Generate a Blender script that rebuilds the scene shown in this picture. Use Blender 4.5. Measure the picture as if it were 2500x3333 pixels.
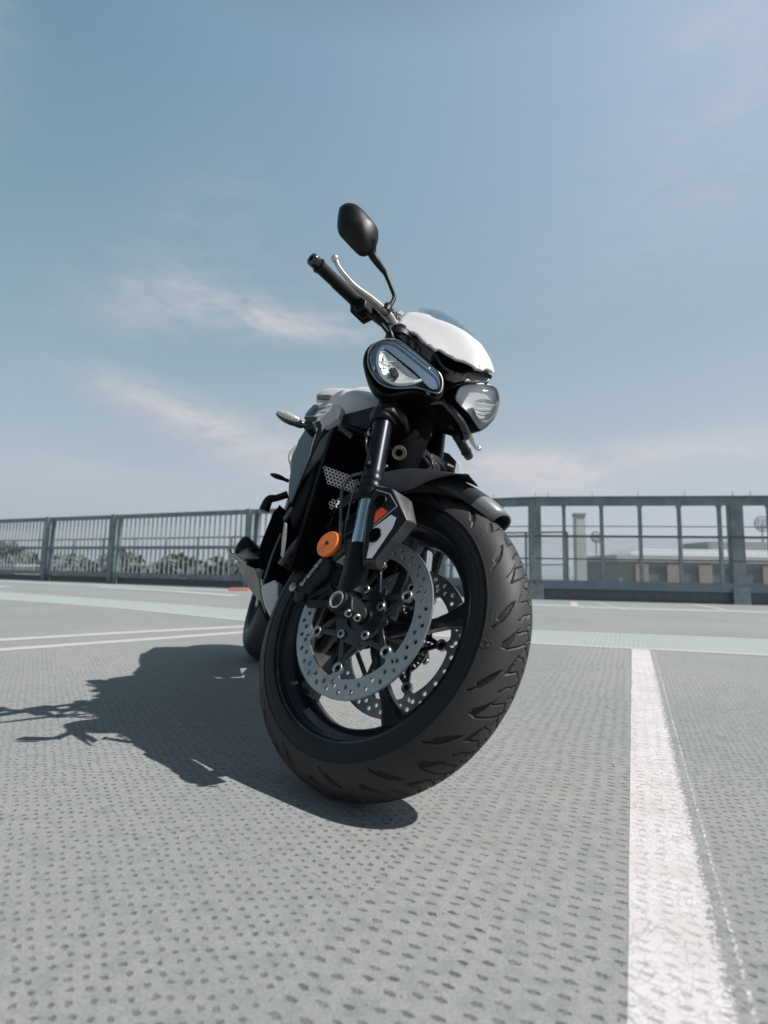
import bpy, bmesh, math, random
import numpy as np
from mathutils import Vector, Matrix
from mathutils.geometry import delaunay_2d_cdt
random.seed(7); rng = np.random.default_rng(7)
PI = math.pi; R_ = math.radians
sc = bpy.context.scene; col = sc.collection
for o in list(bpy.data.objects): bpy.data.objects.remove(o)

# ------------------------------------------------------------ camera
cam = bpy.data.cameras.new('camera'); co = bpy.data.objects.new('camera', cam); col.objects.link(co)
CR = Matrix(((0.999834, -0.001987, 0.018136), (-0.018244, -0.1089, 0.993885), (0.0, 0.994051, 0.108919)))  # rows: right, up, forward
co.matrix_world = Matrix.Translation((0, 0, .38686)) @ Matrix((CR[0], CR[1], -CR[2])).transposed().to_4x4()
cam.sensor_fit = 'HORIZONTAL'; cam.sensor_width = 36; cam.lens = 36*1709.6/2500
cam.shift_x = .00225; cam.shift_y = .0018
cam.clip_start = .05; cam.clip_end = 9000
cam.dof.use_dof = True; cam.dof.focus_distance = 1.15; cam.dof.aperture_fstop = 4.4
sc.camera = co
sc.render.resolution_x, sc.render.resolution_y = 768, 1024

# ------------------------------------------------------------ light
SUN = Vector((.82, -.21, 1.0)).normalized()
el = math.asin(SUN.z); az = math.atan2(SUN.x, SUN.y)
w = bpy.data.worlds.new('World'); sc.world = w; w.use_nodes = True
nt = w.node_tree; nt.nodes.clear()
def N(nt, t, **k):
    n = nt.nodes.new(t)
    for a, v in k.items():
        if a.startswith('i_'):
            n.inputs[a[2:].replace('_', ' ')].default_value = v
        else: setattr(n, a, v)
    return n
L_ = lambda nt, a, b: nt.links.new(a, b)
sky = N(nt, 'ShaderNodeTexSky', sky_type='NISHITA'); sky.sun_disc = False; sky.sun_elevation = el; sky.sun_rotation = az
sky.air_density = 1.0; sky.dust_density = 2.2; sky.ozone_density = 1.0; sky.altitude = 50
tc = N(nt, 'ShaderNodeTexCoord')
sep = N(nt, 'ShaderNodeSeparateXYZ'); L_(nt, tc.outputs['Generated'], sep.inputs[0])
def M_(nt, op, a, b=None, c=None, clamp=False):
    n = nt.nodes.new('ShaderNodeMath'); n.operation = op; n.use_clamp = clamp
    for i, v in enumerate((a, b, c)):
        if v is None: continue
        if isinstance(v, (int, float)): n.inputs[i].default_value = v
        else: nt.links.new(v, n.inputs[i])
    return n.outputs[0]
def ramp(nt, f, stops):
    n = nt.nodes.new('ShaderNodeValToRGB'); e = n.color_ramp.elements
    while len(e) < len(stops): e.new(.5)
    for k, (p, c) in enumerate(stops):
        e[k].position = p; e[k].color = (c, c, c, 1) if isinstance(c, (int, float)) else (*c, 1)
    nt.links.new(f, n.inputs[0]); return n.outputs[0]
def mix(nt, f, a, b, mode='MIX'):
    n = nt.nodes.new('ShaderNodeMix'); n.data_type = 'RGBA'; n.blend_type = mode
    for s, v in ((0, f), (6, a), (7, b)):
        if isinstance(v, (int, float)): n.inputs[s].default_value = v
        elif isinstance(v, tuple): n.inputs[s].default_value = (*v, 1) if len(v) == 3 else v
        else: nt.links.new(v, n.inputs[s])
    return n.outputs[2]
hs = N(nt, 'ShaderNodeHueSaturation', i_Hue=.490, i_Saturation=.84, i_Value=1.0); L_(nt, sky.outputs[0], hs.inputs['Color'])
# thin cirrus patches: soft ellipses in azimuth / elevation, filled with combed noise
azn = M_(nt, 'MULTIPLY', M_(nt, 'ARCTAN2', sep.outputs[0], sep.outputs[1]), 57.2958)
eln = M_(nt, 'MULTIPLY', M_(nt, 'ARCSINE', sep.outputs[2]), 57.2958)
cb = N(nt, 'ShaderNodeCombineXYZ'); L_(nt, azn, cb.inputs[0]); L_(nt, eln, cb.inputs[1])
mp = N(nt, 'ShaderNodeMapping'); mp.inputs['Rotation'].default_value = (0, 0, R_(14)); mp.inputs['Scale'].default_value = (.11, .34, 1)
L_(nt, cb.outputs[0], mp.inputs[0])
n1 = N(nt, 'ShaderNodeTexNoise', i_Scale=1.0, i_Detail=8.0, i_Roughness=.62, i_Distortion=1.1); L_(nt, mp.outputs[0], n1.inputs['Vector'])
n3 = N(nt, 'ShaderNodeTexNoise', i_Scale=3.6, i_Detail=8.0, i_Roughness=.66, i_Distortion=.8); L_(nt, mp.outputs[0], n3.inputs['Vector'])
wisp = ramp(nt, M_(nt, 'ADD', M_(nt, 'MULTIPLY', n1.outputs[0], .68), M_(nt, 'MULTIPLY', n3.outputs[0], .32)), [(.36, 0), (.66, 1)])
tot = None
for a0, e0, sa, se, rt, k in ((-10, 25.4, 7, 1.2, -2, 1.45), (-17, 26.6, 11, 3.2, 0, .62), (-27, 24.5, 6, 2.2, 8, .5), (-24, 16.4, 7, 1.7, -12, 1.05), (-17, 13.6, 9, 2.3, -16, .95), (-11, 11.4, 9, 2.4, -14, 1.1), (-6, 14, 6, 3, 0, .6), (-20, 33, 7, 5, 35, .22),
                              (15.5, 11.0, 6.0, 1.8, -3, 3.2), (31, 11.8, 9, 1.6, 0, 1.5), (23, 9.4, 6, 1.2, 0, 1.0), (-30, 8.5, 16, 2.2, -4, .45), (8, 8, 18, 2.2, 0, .3), (-4, 18, 10, 3, 0, .2), (36, 44, 9, 9, 0, .35), (30, 33, 16, 8, 20, .18), (-42, 40, 4, 6, 0, .35)):
    c, s = math.cos(R_(rt)), math.sin(R_(rt))
    da = M_(nt, 'ADD', azn, -a0); de = M_(nt, 'ADD', eln, -e0)
    x = M_(nt, 'ADD', M_(nt, 'MULTIPLY', da, c/sa), M_(nt, 'MULTIPLY', de, s/sa)); y = M_(nt, 'ADD', M_(nt, 'MULTIPLY', da, -s/se), M_(nt, 'MULTIPLY', de, c/se))
    r2 = M_(nt, 'ADD', M_(nt, 'MULTIPLY', x, x), M_(nt, 'MULTIPLY', y, y)); g = M_(nt, 'MULTIPLY', M_(nt, 'EXPONENT', M_(nt, 'MULTIPLY', r2, -1.0)), k)
    tot = g if tot is None else M_(nt, 'ADD', tot, g)
cm = M_(nt, 'MULTIPLY', M_(nt, 'MULTIPLY', tot, M_(nt, 'MULTIPLY_ADD', wisp, .93, .07)), .85, clamp=True)
# hazy summer air: the clear-sky model washed towards a pale veil, greyer and brighter to the sun's side
hz_l = ramp(nt, sep.outputs[2], [(.0, (3.75, 4.20, 4.70)), (.15, (3.50, 4.12, 4.68)), (.40, (2.05, 3.18, 3.76)), (.70, (1.10, 2.30, 3.15))])
hz_r = ramp(nt, sep.outputs[2], [(.0, (3.95, 4.20, 4.80)), (.15, (3.88, 4.28, 4.86)), (.40, (2.65, 3.50, 4.15)), (.70, (3.10, 4.05, 5.35))])
veil = mix(nt, ramp(nt, M_(nt, 'MULTIPLY_ADD', azn, 1/90, .5), [(.08, 0), (.92, 1)]), hz_l, hz_r)
zen = ramp(nt, sep.outputs[2], [(.0, 1.0), (.74, 1.0), (.90, .40), (1.0, .34)])      # sky overhead, out of view, darkened to cut fill light
back = ramp(nt, M_(nt, 'MULTIPLY_ADD', sep.outputs[1], .5, .5), [(.30, .5), (.62, 1.0)])      # sky behind the camera darkened to cut fill on surfaces facing it
base_sky = mix(nt, 1., mix(nt, 1., mix(nt, .78, hs.outputs[0], veil), zen, 'MULTIPLY'), back, 'MULTIPLY')
skyc = mix(nt, cm, base_sky, (5.0, 4.85, 5.05))
bg = N(nt, 'ShaderNodeBackground', i_Strength=.10); L_(nt, skyc, bg.inputs[0])
wo = N(nt, 'ShaderNodeOutputWorld'); L_(nt, bg.outputs[0], wo.inputs[0])
sl = bpy.data.lights.new('sun', 'SUN'); sl.energy = 5.0; sl.angle = R_(.5); sl.color = (1, .965, .93)
so = bpy.data.objects.new('sun', sl); col.objects.link(so); so.rotation_euler = SUN.to_track_quat('Z', 'Y').to_euler()
sc.view_settings.view_transform = 'Standard'; sc.view_settings.look = 'None'; sc.view_settings.exposure = 0.33; sc.view_settings.gamma = 1

# ------------------------------------------------------------ frames
S = np.array([[0.809038, -0.564103, 0.165059], [0.574708, 0.700399, -0.423263], [0.123157, 0.437297, 0.890844]])   # steered front: forward, left, up
B = np.array([[0.313865, -0.949468, 0.0], [0.913028, 0.301819, -0.274381], [0.260515, 0.086118, 0.961621]])          # body: forward, left, up
CS = np.array([0.00064, 1.03544, 0.27711]); OB = np.array([-0.09058, 1.00062, -0.003])
FR = {'S': (CS, S), 'B': (OB, B), 'W': (np.zeros(3), np.eye(3))}
ROOT = np.array([-0.09058, 1.00062, 0.0])

# ------------------------------------------------------------ materials
MT = {}
def mat(name, base, rough=.5, metal=0., coat=0., spec=.5, noise=0., nscale=60., bump=0., bscale=300., emis=None, trans=0.):
    if name in MT: return MT[name]
    m = bpy.data.materials.new(name); m.use_nodes = True; nt = m.node_tree; p = nt.nodes['Principled BSDF']
    p.inputs['Base Color'].default_value = (*base, 1); p.inputs['Roughness'].default_value = rough
    p.inputs['Metallic'].default_value = metal; p.inputs['Coat Weight'].default_value = coat; p.inputs['Coat Roughness'].default_value = .06
    p.inputs['Specular IOR Level'].default_value = spec; p.inputs['Transmission Weight'].default_value = trans
    tcn = N(nt, 'ShaderNodeTexCoord')
    if noise:
        n = N(nt, 'ShaderNodeTexNoise', i_Scale=nscale, i_Detail=6.0, i_Roughness=.65); L_(nt, tcn.outputs['Object'], n.inputs['Vector'])
        r = ramp(nt, n.outputs[0], [(.3, 1-noise), (.7, 1+noise*.0)])
        L_(nt, mix(nt, 1., (*base,), r, 'MULTIPLY'), p.inputs['Base Color'])
        rr = M_(nt, 'MULTIPLY_ADD', n.outputs[0], .25, rough-.12, clamp=True); L_(nt, rr, p.inputs['Roughness'])
    if bump:
        n = N(nt, 'ShaderNodeTexNoise', i_Scale=bscale, i_Detail=3.0); L_(nt, tcn.outputs['Object'], n.inputs['Vector'])
        b = N(nt, 'ShaderNodeBump', i_Strength=bump, i_Distance=.001); L_(nt, n.outputs[0], b.inputs['Height']); L_(nt, b.outputs[0], p.inputs['Normal'])
    if emis: p.inputs['Emission Color'].default_value = (*emis[:3], 1); p.inputs['Emission Strength'].default_value = emis[3]
    MT[name] = m; return m
black = mat('satin_black_plastic', (.0045, .005, .0062), .42, spec=.26, noise=.25, nscale=25, bump=.15, bscale=900)
deep = mat('matt_black', (.0022, .0025, .0032), .85, spec=.06)
gloss = mat('gloss_black', (.008, .009, .011), .18, coat=.4)
wheelm = mat('black_wheel_paint', (.010, .013, .018), .3, coat=.25, noise=.2, nscale=14)
cast = mat('cast_black_metal', (.012, .0125, .014), .40, metal=.3, spec=.35, noise=.4, nscale=40, bump=.5, bscale=700)
anod = mat('black_anodised', (.012, .015, .020), .34, metal=.7, spec=.35)
chrome = mat('hard_chrome', (.62, .66, .70), .12, metal=1.)
steel = mat('bright_steel', (.40, .40, .39), .42, metal=1., noise=.25, nscale=80)
alu = mat('worn_aluminium', (.62, .61, .57), .38, metal=.7, noise=.35, nscale=45)
white = mat('white_paint', (.60, .585, .585), .42, coat=.15, noise=.03, nscale=300)
greyw = mat('pale_satin_paint', (.58, .59, .575), .45, noise=.05, nscale=30)
shroudm = mat('graphite_paint', (.022, .036, .052), .38, metal=.2, coat=.25)
silver = mat('dusty_graphite_plastic', (.115, .115, .118), .40, metal=.55, noise=.2, nscale=35, bump=.3, bscale=1200)
greyp = mat('grey_metallic_plastic', (.30, .30, .30), .42, metal=.5, noise=.15, nscale=60)
red = mat('red_sticker', (.70, .06, .02), .4)
wstick = mat('white_sticker', (.60, .60, .61), .4)
gstick = mat('grey_sticker', (.38, .40, .42), .4)
rubber = mat('rubber', (.006, .006, .0065), .6, spec=.3, noise=.3, nscale=50, bump=.4, bscale=500)
hosem = mat('braided_hose', (.16, .16, .165), .38, metal=.6, noise=.5, nscale=400, bump=.8, bscale=1500)
beige = mat('heat_tinted_steel', (.58, .54, .475), .45, metal=.1, noise=.4, nscale=12)
smoke = None
def glassy(name, tint, amount, rough=.02, ior=1.5):
    m = bpy.data.materials.new(name); m.use_nodes = True; nt = m.node_tree; nt.nodes.clear()
    t = N(nt, 'ShaderNodeBsdfTransparent'); t.inputs[0].default_value = (*tint, 1)
    g = N(nt, 'ShaderNodeBsdfGlossy', i_Roughness=rough); g.inputs[0].default_value = (.95, .97, 1, 1)
    f = N(nt, 'ShaderNodeFresnel', i_IOR=ior); ff = M_(nt, 'MULTIPLY_ADD', f.outputs[0], 1.0, amount, clamp=True)
    mx = N(nt, 'ShaderNodeMixShader'); L_(nt, ff, mx.inputs[0]); L_(nt, t.outputs[0], mx.inputs[1]); L_(nt, g.outputs[0], mx.inputs[2])
    o = N(nt, 'ShaderNodeOutputMaterial'); L_(nt, mx.outputs[0], o.inputs[0]); MT[name] = m; return m
lensm = glassy('clear_lens', (.98, .99, 1.), .0, ior=1.32)
smokem = glassy('smoked_screen', (.86, .90, .91), .03, ior=1.01)
bowlm = mat('lamp_visor_blue', (.17, .235, .31), .28, metal=.85)
reflm = mat('lamp_reflector', (.62, .64, .62), .3, metal=.35, noise=.45, nscale=70)
drlm = mat('light_guide', (.72, .78, .82), .25, coat=.5)
def discm():
    m = mat('brushed_disc_steel', (.36, .39, .42), .40, metal=.75); nt = m.node_tree; p = nt.nodes['Principled BSDF']
    g = N(nt, 'ShaderNodeAttribute', attribute_name='rad')
    w1 = N(nt, 'ShaderNodeTexNoise', noise_dimensions='1D', i_Scale=900., i_Detail=4.0); L_(nt, g.outputs['Fac'], w1.inputs['W'])
    r = ramp(nt, w1.outputs[0], [(.35, (.24, .25, .26)), (.65, (.46, .475, .48))]); L_(nt, r, p.inputs['Base Color'])
    b = N(nt, 'ShaderNodeBump', i_Strength=.5, i_Distance=.0006); L_(nt, w1.outputs[0], b.inputs['Height']); L_(nt, b.outputs[0], p.inputs['Normal'])
    return m
discM = discm()
def orangem():
    m = mat('orange_reflector', (.95, .20, .012), .25, coat=.35); nt = m.node_tree; p = nt.nodes['Principled BSDF']
    tcn = N(nt, 'ShaderNodeTexCoord'); v = N(nt, 'ShaderNodeTexVoronoi', i_Scale=420.); L_(nt, tcn.outputs['Object'], v.inputs['Vector'])
    r = ramp(nt, v.outputs['Distance'], [(.1, (1.0, .24, .014)), (.7, (.85, .16, .008))]); L_(nt, r, p.inputs['Base Color'])
    b = N(nt, 'ShaderNodeBump', i_Strength=.25, i_Distance=.0006); L_(nt, v.outputs['Distance'], b.inputs['Height']); L_(nt, b.outputs[0], p.inputs['Normal'])
    return m
orangeM = orangem()
def tyrem():
    m = mat('tyre_rubber', (.045, .045, .046), .5, spec=.34); nt = m.node_tree; p = nt.nodes['Principled BSDF']
    tcn = N(nt, 'ShaderNodeTexCoord')
    g = N(nt, 'ShaderNodeAttribute', attribute_name='wear')     # 1 on the scrubbed crown; 0 on the sidewall, darkened in colour as if shaded
    n = N(nt, 'ShaderNodeTexNoise', i_Scale=260., i_Detail=5.0, i_Roughness=.7); L_(nt, tcn.outputs['Object'], n.inputs['Vector'])
    n2 = N(nt, 'ShaderNodeTexNoise', i_Scale=14., i_Detail=4.0); L_(nt, tcn.outputs['Object'], n2.inputs['Vector'])
    a = mix(nt, g.outputs['Fac'], (.003, .0032, .0038), (.034, .033, .032))
    k = M_(nt, 'MULTIPLY', M_(nt, 'MULTIPLY_ADD', n.outputs[0], .7, .65), M_(nt, 'MULTIPLY_ADD', n2.outputs[0], .6, .7))
    cbn = N(nt, 'ShaderNodeCombineColor'); [L_(nt, k, cbn.inputs[i]) for i in range(3)]
    L_(nt, mix(nt, 1., a, cbn.outputs[0], 'MULTIPLY'), p.inputs['Base Color'])
    L_(nt, M_(nt, 'MULTIPLY_ADD', g.outputs['Fac'], .06, .5), p.inputs['Roughness'])
    b = N(nt, 'ShaderNodeBump', i_Strength=.35, i_Distance=.0008); L_(nt, n.outputs[0], b.inputs['Height']); L_(nt, b.outputs[0], p.inputs['Normal'])
    return m
tyreM = tyrem()

# ------------------------------------------------------------ mesh building
def empty(name, loc, **props):
    o = bpy.data.objects.new(name, None); col.objects.link(o); o.location = loc; o.empty_display_size = .1
    for k, v in props.items(): o[k] = v
    return o
def unit(v): v = np.asarray(v, float); return v/np.linalg.norm(v)
def ortho(d):
    d = unit(d); a = np.array([0, 0, 1.]) if abs(d[2]) < .9 else np.array([1., 0, 0])
    e1 = unit(np.cross(a, d)); return e1, np.cross(d, e1)
def smoothpath(P, n=8):
    P = np.asarray(P, float); Q = np.vstack([2*P[0]-P[1], P, 2*P[-1]-P[-2]]); out = []
    for i in range(1, len(Q)-2):
        for t in np.linspace(0, 1, n, endpoint=False):
            p0, p1, p2, p3 = Q[i-1:i+3]
            out.append(.5*((2*p1)+(-p0+p2)*t+(2*p0-5*p1+4*p2-p3)*t*t+(-p0+3*p1-3*p2+p3)*t**3))
    out.append(Q[-2]); return np.array(out)
class MB:
    def __init__(s, fr='W'): s.v = []; s.f = []; s.m = []; s.fr = fr
    def add(s, V, F, mi=0):
        o = len(s.v); s.v += [tuple(map(float, p)) for p in V]; s.f += [tuple(i+o for i in f) for f in F]; s.m += [mi]*len(F); return s
    def rings(s, rs, closed=True, cap=True, mi=0):
        n = len(rs[0]); V = np.vstack(rs); F = []
        for i in range(len(rs)-1):
            for j in range(n if closed else n-1):
                k = (j+1) % n; F.append((i*n+j, i*n+k, (i+1)*n+k, (i+1)*n+j))
        if cap: F.append(tuple(range(n))[::-1]); F.append(tuple((len(rs)-1)*n+j for j in range(n)))
        return s.add(V, F, mi)
    def tube(s, P, r, n=14, smooth=0, cap=True, mi=0, flat=1.):
        P = np.asarray(P, float)
        rr = np.full(len(P), r) if np.isscalar(r) else np.asarray(r, float)
        if smooth: 
            Pn = smoothpath(P, smooth); rr = np.interp(np.linspace(0, len(P)-1, len(Pn)), range(len(P)), rr); P = Pn
        T = np.gradient(P, axis=0) if len(P) > 2 else np.tile(P[1]-P[0], (2, 1)); e1, e2 = ortho(T[0]); rs = []
        for p, t, q in zip(P, T, rr):
            t = unit(t); e1 = unit(e1-t*(e1@t)); e2 = np.cross(t, e1)
            a = np.arange(n)*2*PI/n; rs.append(p+q*(np.cos(a)[:, None]*e1+flat*np.sin(a)[:, None]*e2))
        return s.rings(rs, cap=cap, mi=mi)
    def lathe(s, prof, c, ax, n=32, cap=False, mi=0):
        "prof: (radius, height along ax)"
        ax = unit(ax); e1, e2 = ortho(ax); a = np.arange(n)*2*PI/n; c = np.asarray(c, float)
        return s.rings([c+ax*h+r*(np.cos(a)[:, None]*e1+np.sin(a)[:, None]*e2) for r, h in prof], cap=cap, mi=mi)
    def box(s, c, hx, hy, hz, ax=None, mi=0):
        ax = np.eye(3) if ax is None else np.asarray(ax, float); c = np.asarray(c, float)
        V = [c+sx*hx*ax[0]+sy*hy*ax[1]+sz*hz*ax[2] for sx in (-1, 1) for sy in (-1, 1) for sz in (-1, 1)]
        return s.add(V, [(0, 1, 3, 2), (4, 6, 7, 5), (0, 4, 5, 1), (2, 3, 7, 6), (0, 2, 6, 4), (1, 5, 7, 3)], mi)
    def beam(s, a, b, w, h, up=(0, 0, 1), mi=0):
        a = np.asarray(a, float); b = np.asarray(b, float); d = unit(b-a); u = np.asarray(up, float); u = unit(u-d*(u@d)); l = np.cross(u, d)
        return s.box((a+b)/2, np.linalg.norm(b-a)/2, w/2, h/2, [d, l, u], mi)
    def prism(s, P, vec, mi=0, taper=1.):
        P = np.asarray(P, float); n = len(P); c = P.mean(0); Q = c+(P-c)*taper+np.asarray(vec, float)
        F = [tuple(range(n)), tuple(range(2*n-1, n-1, -1))]+[(i, i+n, (i+1) % n+n, (i+1) % n) for i in range(n)]
        return s.add(np.vstack([P, Q]), F, mi)
    def dome(s, P, n, h, depth=0., rings=7, power=.5, taper=1., mi=0, exp=2.):
        "outline swelling by h along n; skirt of given depth behind"
        P = np.asarray(P, float); n = unit(n); c = P.mean(0); m = len(P); rs = []
        if depth: rs.append(c+(P-c)*taper-n*depth)
        for t in np.linspace(1, .08, rings): rs.append(c+(P-c)*t+n*h*(max(0, 1-t**exp))**power)
        V = np.vstack(rs+[c+n*h]); F = []
        for i in range(len(rs)-1):
            for j in range(m): k = (j+1) % m; F.append((i*m+j, i*m+k, (i+1)*m+k, (i+1)*m+j))
        L = (len(rs)-1)*m; F += [(L+j, L+(j+1) % m, len(V)-1) for j in range(m)]
        if depth: F.append(tuple(range(m))[::-1])
        return s.add(V, F, mi)
    def sphere(s, c, r, n=14, ax=None, mi=0):
        r = np.array([r]*3 if np.isscalar(r) else r, float); ax = np.eye(3) if ax is None else np.asarray(ax, float); rs = []
        for t in np.linspace(.02, PI-.02, n): 
            a = np.arange(n*2)*PI/n; rs.append(np.asarray(c)+(np.stack([np.sin(t)*np.cos(a)*r[0], np.sin(t)*np.sin(a)*r[1], np.full(2*n, np.cos(t)*r[2])], 1))@ax)
        return s.rings(rs, mi=mi)
    def build(s, name, mats, parent=None, bevel=0., smooth=True, subsurf=0, angle=40, solid=0., root=None):
        O, Rm = FR[s.fr]; V = O+np.array(s.v)@Rm
        org = ROOT if root is None else np.asarray(root, float)
        if parent is None and root is None: org = np.zeros(3)
        me = bpy.data.meshes.new(name); me.from_pydata((V-org).tolist(), [], s.f)
        for m in (mats if isinstance(mats, (list, tuple)) else [mats]): me.materials.append(m)
        me.polygons.foreach_set('material_index', s.m)
        bm = bmesh.new(); bm.from_mesh(me); bmesh.ops.recalc_face_normals(bm, faces=bm.faces); bm.to_mesh(me); bm.free()
        me.validate()
        if smooth:
            me.polygons.foreach_set('use_smooth', [True]*len(me.polygons))
            me.set_sharp_from_angle(angle=R_(angle))
        o = bpy.data.objects.new(name, me); col.objects.link(o)
        if parent is not None: o.parent = parent
        if solid: md = o.modifiers.new('s', 'SOLIDIFY'); md.thickness = solid; md.offset = -1
        if bevel: md = o.modifiers.new('b', 'BEVEL'); md.width = bevel; md.segments = 2; md.limit_method = 'ANGLE'; md.angle_limit = R_(35); md.harden_normals = False
        if subsurf: md = o.modifiers.new('ss', 'SUBSURF'); md.levels = subsurf; md.render_levels = subsurf
        return o
def D(k): fr, P, n = DATA[k]; return fr, np.array(P), np.array(n)
def rsp(P, n=48, closed=True):
    "resample + round a closed outline"
    P = np.asarray(P, float); Q = np.vstack([P, P[:1]]) if closed else P
    d = np.r_[0, np.cumsum(np.linalg.norm(np.diff(Q, axis=0), axis=1))]; t = np.linspace(0, d[-1], n+1)[:-1] if closed else np.linspace(0, d[-1], n)
    R = np.stack([np.interp(t, d, Q[:, i]) for i in range(3)], 1)
    if closed:
        for _ in range(1): R = .25*np.roll(R, 1, 0)+.5*R+.25*np.roll(R, -1, 0)
    return R
def panel(key, name, m, parent, back=.01, off=0., bevel=.002, taper=1., smooth=True):
    fr, P, n = D(key); o = MB(fr).prism(P+n*off, -n*back, taper=taper); return o.build(name, m, parent, bevel=bevel, smooth=smooth)
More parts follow.
